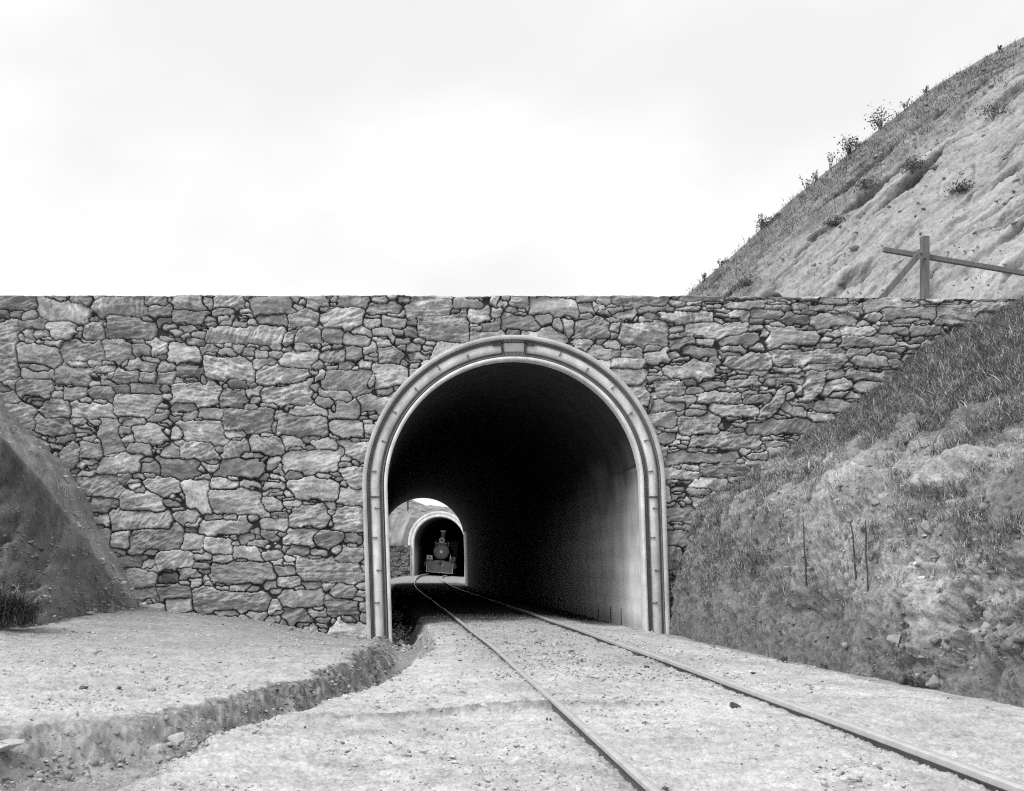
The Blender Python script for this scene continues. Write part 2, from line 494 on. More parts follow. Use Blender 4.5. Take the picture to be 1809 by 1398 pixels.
def ground_z(X, Y):
    wob = .10 * fbm(X * 1.3, Y * 1.3, 71, 3) + .11 * fbm(X * 5, Y * 5, 72, 3, .65)
    xf = np.interp(Y, YD, XF) + wob; xn = np.interp(Y, YD, XN) + wob * .8
    c = track_x(Y)
    z = -.040 - .038 * ss(9, 20, Y) + .018 * (1 - ss(8, 13, Y)) * np.exp(-((X - c + 1.0) / .35) ** 2) - .012 * np.exp(-((np.abs(X - c) - .835) / .09) ** 2) - .022 * (1 - ss(10, 16, Y)) * np.exp(-((X - c - .75) / .14) ** 2)
    # bed: a little crown at the ends of the buried sleepers, falling to both sides
    z -= .03 * ss(.0, .75, .8 - np.abs(X - c)) * 0
    z -= .05 * ss(.9, 2.3, X - c)
    z -= .06 * ss(.9, 2.2, c - X)
    # step across the near ground
    stp = 8.25 + .25 * fbm(X * 1.2, X * 0, 73, 2) + .10 * X
    z -= .045 * (1 - ss(stp - .06, stp + .05, Y)) * ss(-.9, -.2, X) * (1 - ss(1.2, 2.6, X))
    # drain at the foot of the bank
    edge = 4.42 + .02 * (20 - Y) + .10 * fbm(Y * .9, Y * 0, 74, 3)
    dr = ss(edge - .05, edge + .12, X)
    z = z * (1 - dr) + (-.245 + .012 * fbm(X, Y, 75, 2)) * dr
    # plateau beyond the ditch
    zw = np.interp(X, [-12, -4.3, -3.2, -2.2, -1.2, -.3, .2], [.35, .2, .1, 0, -.2, -.33, -.36])
    zp = np.interp(X, [-12, -5, -2, 0], [.22, .12, -.01, -.06])
    k = ss(13.0, 19.6, Y)
    zp = zp * (1 - k) + zw * k + .05 * fbm(X * .6, Y * .6, 76, 3)
    wd = .10 + .5 * (1 - ss(6.6, 9.0, Y))
    pl = 1 - np.clip((X - (xf - .14 - wd)) / (.26 + wd), 0, 1) ** .8
    z = z * (1 - pl) + zp * pl
    # ditch
    w = xn - xf
    inn = ss(xf - .13 - wd * .8, xf + .16, X) * (1 - ss(xn - .15, xn + .15, X))
    deep = np.interp(Y, [3, 5, 6.5, 7.4, 9, 12, 15, 20, 62, 64], [-.2, -.22, -.26, -.30, -.34, -.40, -.45, -.47, -.47, -.15])
    z = z * (1 - inn) + deep * inn
    return z, pl, inn, dr


def ground_rough(X, Y, k=1.0):
    return k * (.016 * fbm(X * 2.2, Y * 2.2, 81, 3) + .016 * fbm(X * 9, Y * 9, 82, 3, .6) + .010 * np.clip(fbm(X * 33, Y * 33, 83, 2) * 2, -.4, 1))


def build_ground():
    nr, nc = 600, 1120
    ys = np.exp(np.linspace(math.log(2.2), math.log(20.32), nr))
    us = np.linspace(-.66, .70, nc)
    U, Y = np.meshgrid(us, ys)
    X = U * (Y + 2.5)
    z, pl, inn, dr = ground_z(X, Y)
    c = track_x(Y)
    gravel = ss(9.5, 13, Y) * (1 - ss(.9, 1.5, np.abs(X - c)))
    k = 1 - .75 * dr - .3 * inn + .7 * gravel
    face = ss(.02, .5, inn * (1 - inn) * 4)
    k = k + .3 * face * (1 - dr)
    z = z + ground_rough(X, Y, k) + np.clip(face, 0, 1) * (X < 2) * (.045 * fbm(X * 3, Y * 3, 84, 3, .6) + .012 * fbm(X * 15, Y * 15, 85, 2, .6))
    big = fbm(X * .7, Y * .7, 91, 4); mid = fbm(X * 4, Y * 4, 92, 3); mul = fbm(X * 14, Y * 14, 93, 3, .7)
    hsp = fbm(X * 2.0, Y * 5.0, 94, 4, .6)
    t = .49 * (1 + .24 * big + .22 * mid + .32 * mul + .20 * hsp)
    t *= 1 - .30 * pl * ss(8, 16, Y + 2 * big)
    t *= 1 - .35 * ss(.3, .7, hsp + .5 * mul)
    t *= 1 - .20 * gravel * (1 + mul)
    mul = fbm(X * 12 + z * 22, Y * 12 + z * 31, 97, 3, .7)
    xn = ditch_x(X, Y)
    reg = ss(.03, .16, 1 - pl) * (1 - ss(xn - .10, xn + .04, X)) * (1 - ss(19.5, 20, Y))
    ditch_dark = np.maximum(np.maximum(inn, face * (X < 2)), reg) * (1 - .35 * ss(15, 16.5, Y))
    t *= 1 - (.30 + .22 * ss(7, 9, Y)) * ditch_dark * (1 + .8 * mul)  # darker along the ditch faces and bottom
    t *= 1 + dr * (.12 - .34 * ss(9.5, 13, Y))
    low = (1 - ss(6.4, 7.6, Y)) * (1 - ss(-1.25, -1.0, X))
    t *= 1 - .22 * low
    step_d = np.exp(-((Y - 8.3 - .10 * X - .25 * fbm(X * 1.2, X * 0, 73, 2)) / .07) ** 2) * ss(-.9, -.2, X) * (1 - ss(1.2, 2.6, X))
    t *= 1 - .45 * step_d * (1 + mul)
    V = np.stack([X, Y, z], -1).reshape(-1, 3)
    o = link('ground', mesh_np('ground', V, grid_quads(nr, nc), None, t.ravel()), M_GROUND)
    tag(o, 'pale sandy ground in front of the tunnel, cut by a shallow drainage ditch', 'ground', kind='structure')
    out = (V.reshape(nr, nc, 3), np.clip(face, 0, 1) * (X < 2) * (Y > 5) * (X > -3.5), t)
    # the bed through the first tunnel and the short cutting beyond it
    nr, nc = 520, 240
    ys = np.concatenate([np.linspace(20.32, 40, 260), np.linspace(40, 125, 261)[1:]])[:nr]
    us = np.concatenate([np.linspace(-9, -.3, 30), np.linspace(-.3, 5.0, 180), np.linspace(5.0, 15, 31)[1:]])[:nc]
    X, Y = np.meshgrid(us, ys)
    z, pl, inn, dr = ground_z(X, Y)
    inside = 1 - ss(61, 64, Y)
    c = track_x(Y)
    z = z * inside + (-.09 - .05 * ss(1.4, 2.2, np.abs(X - c)) + cant(Y) * np.clip((c - X) / 1.6, -.5, .8) * .6) * (1 - inside)
    left = 1 - ss(c - 3.2, c - 2.6, X)
    z = z - .25 * left * (1 - inside) * ss(66, 70, Y)
    rt = ss(3.55, 4.35, X) * inside
    z = z * (1 - rt) + (-.20) * rt
    z += ground_rough(X, Y, 1.6)
    mouth_light = 1 - ss(20.4, 24.0, Y + 2.0 * fbm(X * .8, Y * .5, 95, 3) - .5 * np.clip(X - 2.2, 0, 3))  # pale at the mouth, dark further in: daylight falloff put into the tone
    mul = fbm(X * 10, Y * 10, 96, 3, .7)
    t = (.05 + .38 * mouth_light) * (1 + .3 * mul)
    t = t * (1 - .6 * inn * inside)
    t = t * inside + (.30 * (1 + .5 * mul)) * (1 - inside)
    V = np.stack([X, Y, z], -1).reshape(-1, 3)
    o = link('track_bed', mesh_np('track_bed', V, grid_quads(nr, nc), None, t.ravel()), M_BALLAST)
    tag(o, 'ballast through the tunnel, painted darker inside for lack of daylight', 'track bed', kind='structure')
    # far land round the scene, below everything
    mb = MB()
    xs = np.linspace(-400, 400, 41)
    X, Y = np.meshgrid(xs, np.linspace(-300, 700, 51))
    z = -1.25 + 0 * X
    V = np.stack([X, Y, z], -1).reshape(-1, 3)
    o = link('terrain', mesh_np('terrain', V, grid_quads(51, 41), None, np.full(V.shape[0], .22)), M_BANK)
    tag(o, 'open land reaching to the horizon', 'terrain', kind='structure')
    # puddle
    pts = []
    mb = MB()
    n = 28; cxp, cyp = .42, 15.6
    ring = [(cxp + .24 * math.cos(a) * (1 + .2 * math.sin(3 * a)), cyp + .95 * math.sin(a) * (1 + .15 * math.cos(2 * a))) for a in (2 * math.pi * i / n for i in range(n))]
    mb.add([(x, y, -.432) for x, y in ring], [tuple(range(n))])
    tag(mb.build('puddle', M_WATER), 'small dark puddle at the bottom of the ditch', 'water', kind='structure')
    return out


# ------------------------------------------------------------------ banks
def poly_profile(pts, n):
    pts = np.array(pts, float)
    d = np.r_[0, np.cumsum(np.hypot(*np.diff(pts, axis=0).T))]
    s = np.linspace(0, d[-1], n)
    x = np.interp(s, d, pts[:, 0]); z = np.interp(s, d, pts[:, 1])
    k = np.ones(9) / 9
    xp = np.convolve(np.pad(x, 4, 'edge'), k, 'valid'); zp = np.convolve(np.pad(z, 4, 'edge'), k, 'valid')
    xp[0], zp[0] = x[0], z[0]
    return s, xp, zp


def build_right_bank():
    prof = [(-.02, -.75), (0, -.27), (.10, .3), (.22, 1.0), (.55, 1.95), (1.5, 2.57), (2.9, 3.37), (4.3, 4.48), (5.3, 5.0), (6.2, 5.55), (8, 6.7), (12, 9.2)]
    ns, ny = 560, 520
    s, dx, zz = poly_profile(prof, ns)
    ys = np.linspace(2.5, 20.2, ny)
    Sg, Y = np.meshgrid(s, ys)
    DX = np.broadcast_to(dx, Sg.shape); Z = np.broadcast_to(zz, Sg.shape)
    tx = np.gradient(dx, s); tz = np.gradient(zz, s); nn = np.hypot(tx, tz)
    nx, nz = -tz / nn, tx / nn
    X = np.interp(Y, TOEY, TOEX) + DX * (1 + .012 * (20 - Y)) + .12 * fbm(Y * .8, Y * 0, 101, 3) * (1 - ss(0, 1.5, Sg) * .5)
    toe = ss(.5, 1.4, Sg)
    wallk = ss(0, 1.6, 20.2 - Y) * .5 + .5
    und = fbm(Sg * .55, Y * .5, 102, 3)
    scarp = ss(.05, .22, fbm(Sg * .9, Y * .6 + 4, 103, 3))
    rough = fbm(Sg * 3, Y * 3, 104, 4, .6); fine = fbm(Sg * 11, Y * 11, 105, 3, .6)
    strata = ridged(Sg * 3.2 + .6 * Y, Y * .7, 106, 3)
    sm = ss(.5, .8, fbm(Sg * .5 + 9, Y * .4, 107, 2) + .35) * ss(1.8, 2.6, Sg) * (1 - ss(4.5, 5.5, Sg))
    cav = ss(.22, .5, fbm(Sg * 1.5 + 2, Y * 1.2, 108, 3))
    clod = np.clip(fbm(Sg * 6, Y * 6, 110, 3, .6) * 1.8, -.5, .9); finer = fbm(Sg * 24, Y * 24, 111, 2)
    out = ss(.25, .6, Sg) * (1 - ss(1.5, 2.6, Sg)) * (1 - ss(11.5, 13.0, Y + .6 * und)) * ss(-.2, .2, fbm(Sg * 1.2, Y * .9, 113, 3))
    d = out * (.22 * (cell(Y * 1.3 + Sg * .3, Sg * 2.6 + .5 * Y, 114)[0] - .5) + .09 * (cell(Y * 4, Sg * 8 + 1.2 * Y, 115)[0] - .5)) + toe * wallk * (.24 * und + .07 * (scarp - .5)) + .050 * rough * (.5 + .6 * toe) + .024 * fine + .016 * clod + .012 * finer + .03 * strata * (.3 + toe * .7) - .09 * cav * toe * wallk
    Xv = X + nx * d; Zv = Z + nz * d
    g = ss(-.15, .35, fbm(Sg * .8, Y * .7, 109, 3) + .22 * (Sg - 4.2) / 2)
    t = .215 + .05 * und + .05 * rough + .10 * fine + .13 * finer - .05 * out
    t = t * (1 - .12 * g) * (1 - .15 * (1 - ss(.6, 1.8, Sg)))
    bare = ss(1.5, 2.1, Zv) * (1 - ss(2.9, 3.5, Zv)) * ss(12, 14, Y) * ss(-.1, .3, fbm(Sg * .7, Y * .5, 112, 3) + .15)
    t += .07 * sm + .09 * bare * (1 + .5 * rough)
    def spot(px, py):                                   # the surface point seen there
        q = np.hypot(PX + F * Xv / Y - px, PY - F * (Zv - HC) / Y - py)
        i = np.unravel_index(np.argmin(q), q.shape)
        return np.array([Xv[i], Y[i], Zv[i]])

    def near(c, rad, sq=1.0):
        return np.exp(-(((Xv - c[0]) ** 2 + (Y - c[1]) ** 2 * sq + (Zv - c[2]) ** 2) / rad ** 2) ** 2 * (1 + .8 * fbm(Sg * 4, Y * 4, 116, 2)))
    for px_, py_, rad, dep in ((1497, 795, .34, .30), (1545, 818, .28, .26), (1700, 1095, .22, .26), (1668, 1115, .25, .20), (1744, 1190, .16, .24), (1690, 1165, .20, .14), (1640, 1150, .18, .12), (1230, 935, .30, .12), (1700, 830, .3, .2), (1465, 1075, .2, .12)):
        c = spot(px_, py_); k = near(c, rad)
        Xv = Xv + k * dep * .8; Zv = Zv - k * dep * .35
    for px_, py_, rad, amt in ((1440, 890, .8, .10), (1560, 960, .9, .11), (1620, 1050, .55, .12), (1720, 1065, .55, .13), (1690, 800, .6, .08), (1500, 1010, .5, .06), (1775, 1020, .4, .06)):
        t = t + .75 * amt * near(spot(px_, py_), rad, .5) * (1 + .8 * fine + .8 * finer)
    V = np.stack([Xv, Y, Zv], -1).reshape(-1, 3)
    o = link('embankment', mesh_np('embankment', V, grid_quads(ny, ns), None, np.clip(t, .08, .5).ravel()), M_BANK)
    tag(o, 'rough grassy earth bank rising beside the track', 'bank', kind='structure')
    return o, V.reshape(ny, ns, 3), g, np.clip(t, .08, .5), out


def build_left_bank():
    nx_, nq = 330, 420
    xs = np.linspace(-13, -4.05, nx_)
    zc = np.interp(xs, [-13, -9, -6.74, -6.18, -5.66, -5.25, -5.05, -4.69, -4.43, -4.2, -4.05], [9, 6.3, 3.97, 3.28, 2.79, 2.2, 1.72, 1.2, .62, .1, -.4])
    zc = zc + .30 * fbm(xs * 1.5, xs * 0, 126, 3) + .07 * fbm(xs * 9, xs * 0, 127, 3, .6)
    zr = np.interp(xs, [-13, -9, -5.7, -5.2, -4.95, -4.7, -4.4, -4.05], [7.6, 5.5, 2.90, 2.20, 1.62, 1.1, .55, -.4])
    yr = np.interp(xs, [-13, -5.7, -5.2, -4.9, -4.6, -4.3, -4.05], [16.9, 17.1, 17.6, 18.3, 18.9, 19.4, 19.8])
    yt = np.interp(xs, [-13, -5, -4.75, -4.4, -4.05], [14.6, 15.0, 16.0, 18.2, 19.6])
    yt = yt + .25 * fbm(xs * 1.2, xs * 0, 129, 3) + .08 * fbm(xs * 7, xs * 0, 130, 2)
    yt = np.minimum(yt, yr - .15)
    q = np.linspace(0, 1, nq)
    Yr, Zr = np.empty((nx_, nq)), np.empty((nx_, nq))
    for i in range(nx_):
        py = [20.2, yr[i], yr[i] - .25 * (yr[i] - yt[i]), yt[i] + .28 * (yr[i] - yt[i]), yt[i], yt[i] - .3]
        pz = [zc[i], zr[i], zr[i] * .62, zr[i] * .26 + .05, .08, -.5]
        dd = np.r_[0, np.cumsum(np.hypot(np.diff(py), np.diff(pz)))]
        Yr[i] = np.interp(q * dd[-1], dd, py); Zr[i] = np.interp(q * dd[-1], dd, pz)
    k = np.ones(3) / 3
    for A in (Yr, Zr):
        A[:] = np.apply_along_axis(lambda a: np.convolve(np.pad(a, 1, 'edge'), k, 'valid'), 1, A)
    X = np.broadcast_to(xs[:, None], Yr.shape)
    Tq = np.broadcast_to(q, Yr.shape)
    Sc = Yr * .6 - Zr
    und = fbm(X * .8, Sc * .8, 121, 3); rough = fbm(X * 3, Sc * 3.4, 122, 4, .6); fine = fbm(X * 12, Sc * 12, 123, 3, .6)
    low = ss(.1, .9, 2.1 - Zr + .5 * und) * (1 - ss(19.3, 20.2, Yr))
    str_ = ridged(X * .7 + Zr * .5, Zr * 3.4 - X * 1.1, 124, 3)
    top = ss(yr[:, None] - .1, yr[:, None] + .2, Yr)
    cv1 = cell(X * 1.1 + Zr * .8, Zr * 2.6 - X * 1.2, 125)[0] - .5; cv2 = cell(X * 3 + Zr, Zr * 7 - X * 3.0, 126)[0] - .5
    ap = (1 - .55 * (1 - low) * (1 - .4 * top))
    d = ap * (.22 * und + .14 * rough) + .03 * fine +   .07 * low * (str_ - .4) + low * (.40 * cv1 + .14 * cv2)
    for _ in range(2):
        d[1:-1, 1:-1] = (d[1:-1, 1:-1] * 2 + d[:-2, 1:-1] + d[2:, 1:-1] + d[1:-1, :-2] + d[1:-1, 2:]) / 6
    fall = np.clip((20.2 - Yr) / .6, 0, 1)
    Yv = Yr - d * .75 * fall; Zv = Zr + d * .5 * fall
    t = .11 * (1 + .55 * und + .5 * rough + .5 * fine + low * (.5 * cv1 + .5 * cv2))
    t = t * (1 - top) + .30 * (1 + .25 * rough + .2 * fine) * top
    t = t + .07 * ss(-5.0, -4.6, X)
    V = np.stack([X, Yv, Zv], -1).reshape(-1, 3)
    o = link('embankment', mesh_np('embankment', V, grid_quads(nx_, nq), None, np.clip(t, .05, .4).ravel()), M_BANK)
    tag(o, 'dark cut earth bank against the end of the wall', 'bank', kind='structure')
    return V.reshape(nx_, nq, 3), low, t


def build_hill():
    cr = [(1060, 640), (1150, 575), (1215, 520), (1300, 447), (1352, 398), (1400, 352), (1500, 272), (1590, 200), (1640, 160), (1740, 102), (1809, 66), (1950, 0), (2150, -70), (2500, -150)]
    YCR = 45.0
    c3 = np.array([P(x, y, YCR) for x, y in cr])
    na, nb = 560, 420
    d = np.r_[0, np.cumsum(np.linalg.norm(np.diff(c3, axis=0), axis=1))]
    al = np.linspace(0, d[-1], na)
    C = np.stack([np.interp(al, d, c3[:, i]) for i in range(3)], -1)
    B = C + np.array([0, -23.0, -9.7])
    bb = np.linspace(0, 1, nb)
    A_, Bq = np.meshgrid(al, bb, indexing='ij')
    V = B[:, None] * (1 - bb)[None, :, None] + C[:, None] * bb[None, :, None]
    V[..., 2] += .25 * np.sin(np.pi * bb) ** 1.0 * np.clip((C[:, None, 2] - 12) / 10, 0, 1)
    ln = np.linalg.norm(C - B, axis=1)[:, None] * np.ones(nb)
    dc = (1 - Bq) * ln                                     # metres below the crest
    n1 = ridged(A_ * .05 + dc * .015, dc * .42 - A_ * .05, 131, 3)
    n2 = ridged(A_ * .22, dc * 1.5 - A_ * .22, 132, 3)
    n3 = fbm(A_ * .35, dc * .45, 133, 4, .55); n4 = fbm(A_ * 2.2, dc * 3.2, 134, 3, .6)
    step = ss(.35, .60, fbm(A_ * .16 + 3, dc * .55 - A_ * .13, 135, 3, .6))
    nrm = np.array([-.45, -.62, .64])
    crest = ss(0, 4.5, dc)
    def ledge(k, sl, sd, amp):
        u = dc * k - A_ * sl + .55 * fbm(A_ * .10, dc * .30, sd, 2) + .10 * fbm(A_ * .9, dc * 1.5, sd + 1, 3)
        fr = u - np.floor(u)
        msk = ss(-.15, .30, fbm(A_ * .16 + 11 * np.floor(u), np.floor(u) * 3.7, sd + 2, 3))
        return amp * msk * (fr * (1 - ss(.93, .985, fr))), msk * ss(.90, .95, fr) * (1 - ss(.975, 1.0, fr)) + msk * (1 - ss(.0, .05, fr))
    l1, c1 = ledge(.36, .085, 301, .34)
    l2, c2 = ledge(1.1, .26, 305, .14)
    n5 = fbm(A_ * 6, dc * 8, 139, 3, .65)
    q1 = fbm(A_ * .07 + 7, dc * .85 - A_ * .06, 137, 3, .5)
    q2 = fbm(A_ * .55 + .3 * dc, dc * .25, 140, 3, .5)
    crack = (1 - ss(.012, .05, np.abs(q1))) * ss(.0, .2, fbm(A_ * .25, dc * .6, 138, 2)) + .8 * (1 - ss(.01, .04, np.abs(q2))) * ss(.12, .3, fbm(A_ * .3 + 5, dc * .4, 142, 2))
    crack = np.clip(crack, 0, 1)
    cva, cba = cell(A_ * .30 + .2 * n3, dc * 1.0 - A_ * .10 + .2 * n3, 146); cvb, cbb = cell(A_ * .95, dc * 2.6 - A_ * .3, 147)
    blk = ss(-.05, .05, fbm(A_ * .45 - .2 * dc, dc * .9, 143, 3, .6)) * .5 + ss(.1, .16, fbm(A_ * .8, dc * 1.4 - .2 * A_, 144, 3, .6)) * .5
    crag = ss(.30, .48, fbm(A_ * .22 + 2, dc * .75 - .10 * A_, 145, 3, .6))
    disp = crest * (-.16 * crack + .10 * blk - .30 * crag + .16 * (cva - .5) + .06 * (cvb - .5)) + crest * (.10 * n1 + .20 * n3 - .10 * step + .3 * l1 + .3 * l2) + (.2 + .8 * crest) * (.05 * n2 + .06 * n4 + .035 * n5)
    V = V + disp[..., None] * nrm
    strip = 1 - ss(4.5, 7.5, dc + 2.2 * n3 + 1.0 * fbm(A_ * .2, dc * .1, 136, 3))
    t = (.33 + .02 * n1 + .04 * n3 + .05 * n4 + .05 * n5 + .05 * (cva - .5) + .06 * (cvb - .5)) * (1 - .3 * np.clip(c1 + .7 * c2, 0, 1))
    t = t * (1 - .30 * strip * (1 + 1.2 * n4 + .8 * n3)) * (1 - .15 * step) * (1 - .40 * crack) * (1 - .45 * crag * (1 + .8 * n4))
    # back slope beyond the crest
    back = V[:, -1:, :] + np.array([2.0, 14, -6.0]) * np.linspace(0.15, 1, 6)[None, :, None]
    V = np.concatenate([V, back], 1); t = np.concatenate([t, np.repeat(t[:, -1:], 6, 1)], 1)
    nb2 = nb + 6
    o = link('hill', mesh_np('hill', V.reshape(-1, 3), grid_quads(na, nb2), None, np.clip(t, .07, .5).ravel()), M_HILL)
    tag(o, 'bare slanting rock hillside with a grassy crest', 'hill', kind='structure')
    # made ground over the tunnel, behind the wall
    xs = np.linspace(-40, 26, 67); ys = np.linspace(20.95, 62.2, 42)
    X, Y = np.meshgrid(xs, ys)
    z = 5.42 + .04 * fbm(X * .5, Y * .5, 141, 2)
    Vf = np.stack([X, Y, z], -1)
    e = Vf[-1:].copy(); e[..., 2] = -1.3; e[..., 1] += .05
    Vf = np.concatenate([Vf, e], 0)
    keep = np.ones((42, 66), bool)
    xc = (xs[1:] + xs[:-1]) / 2
    keep[41] = ~((xc > CX - 3.4) & (xc < CX + 3.4))
    f = link('earth_fill', mesh_np('earth_fill', Vf.reshape(-1, 3), grid_quads(43, 67, keep), None, np.full(43 * 67, .2)), M_BANK)
    tag(f, 'level earth over the tunnel behind the wall', 'ground', kind='structure')
    return o, V, strip


# ------------------------------------------------------------------ tunnels and portals
def build_tunnel():
    root = tag(empty('tunnel_lining', (0, 0, 0)), 'long concrete lined tunnel behind the near steel arch, sooty black above', 'tunnel')
    ys = np.concatenate([np.linspace(YW + .05, 30, 60), np.linspace(30, 62.3, 60)[1:]])

    def shell(path_in, path_out):
        pin = np.array(path_in); pout = np.array(path_out)
        ni = len(pin)
        Vi = np.stack([np.broadcast_to(pin[:, 0], (len(ys), ni)), np.broadcast_to(ys[:, None], (len(ys), ni)), np.broadcast_to(pin[:, 1], (len(ys), ni))], -1)
        Vo = np.stack([np.broadcast_to(pout[:, 0], (len(ys), ni)), np.broadcast_to(ys[:, None], (len(ys), ni)), np.broadcast_to(pout[:, 1], (len(ys), ni))], -1)
        V = np.concatenate([Vi, Vo[:, ::-1], Vi[:, :1]], 1)
        n = V.shape[1]
        q = grid_quads(len(ys), n)
        k = []
        for r0 in (0, len(ys) - 1):
            for i in range(ni - 1):
                k.append((r0 * n + i, r0 * n + i + 1, r0 * n + 2 * ni - 2 - i, r0 * n + 2 * ni - 1 - i))
        return V.reshape(-1, 3), np.concatenate([q, np.array(k)])
    zw = 2.72
    a0 = math.asin((zw - ZS) / RIN)
    legs = np.linspace(-.9, ZS, 30)

    def side(sgn, r):
        p = [(CX + sgn * r + LEAN * max(0, (ZS - z)) / (ZS - ZB) * (1 if z > ZB else 1), z) for z in legs]
        p += [(CX + sgn * r * math.cos(a), ZS + r * math.sin(a)) for a in np.linspace(0, a0, 6)[1:]]
        return p
    RL = RIN + .014

    def soot_and_shade(y, z):                                     # soot thickens up the wall; inwards, fading daylight is painted into the tone
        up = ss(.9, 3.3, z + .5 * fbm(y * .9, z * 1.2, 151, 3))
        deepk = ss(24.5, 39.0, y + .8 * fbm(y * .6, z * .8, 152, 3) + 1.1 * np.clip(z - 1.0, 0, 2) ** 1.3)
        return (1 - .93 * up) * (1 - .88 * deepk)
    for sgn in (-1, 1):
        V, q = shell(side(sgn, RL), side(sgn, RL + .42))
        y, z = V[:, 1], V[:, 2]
        t = soot_and_shade(y, z) * (1 + .05 * np.sign(np.sin(z * 14.0)))
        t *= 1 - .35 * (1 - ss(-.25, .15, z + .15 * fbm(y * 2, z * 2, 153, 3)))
        t = np.where(y > 60.5, .9, t)  # strip at the far exit painted pale as if daylit
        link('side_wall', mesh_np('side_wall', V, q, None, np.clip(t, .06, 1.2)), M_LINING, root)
    ang = np.linspace(math.pi - a0, a0, 60)
    V, q = shell([(CX + RL * math.cos(a), ZS + RL * math.sin(a)) for a in ang], [(CX + (RIN + .42) * math.cos(a), ZS + (RIN + .42) * math.sin(a)) for a in ang])
    y, z, x = V[:, 1], V[:, 2], V[:, 0]
    t = soot_and_shade(y, z) * .9 + .02 * fbm(y * 2, x * 3, 156, 4, .6)
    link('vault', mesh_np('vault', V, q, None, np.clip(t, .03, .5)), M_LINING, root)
    for y in (22.0, 23.0, 24.3):
        zz = -.2
        x = CX + RL + LEAN * (ZS - zz) / (ZS - ZB)
        MB().box((x - .002, y, zz + .17), (.03, .05, .34), bev=.008).build('drain_slot', M_DARKIRON, root)
    return root


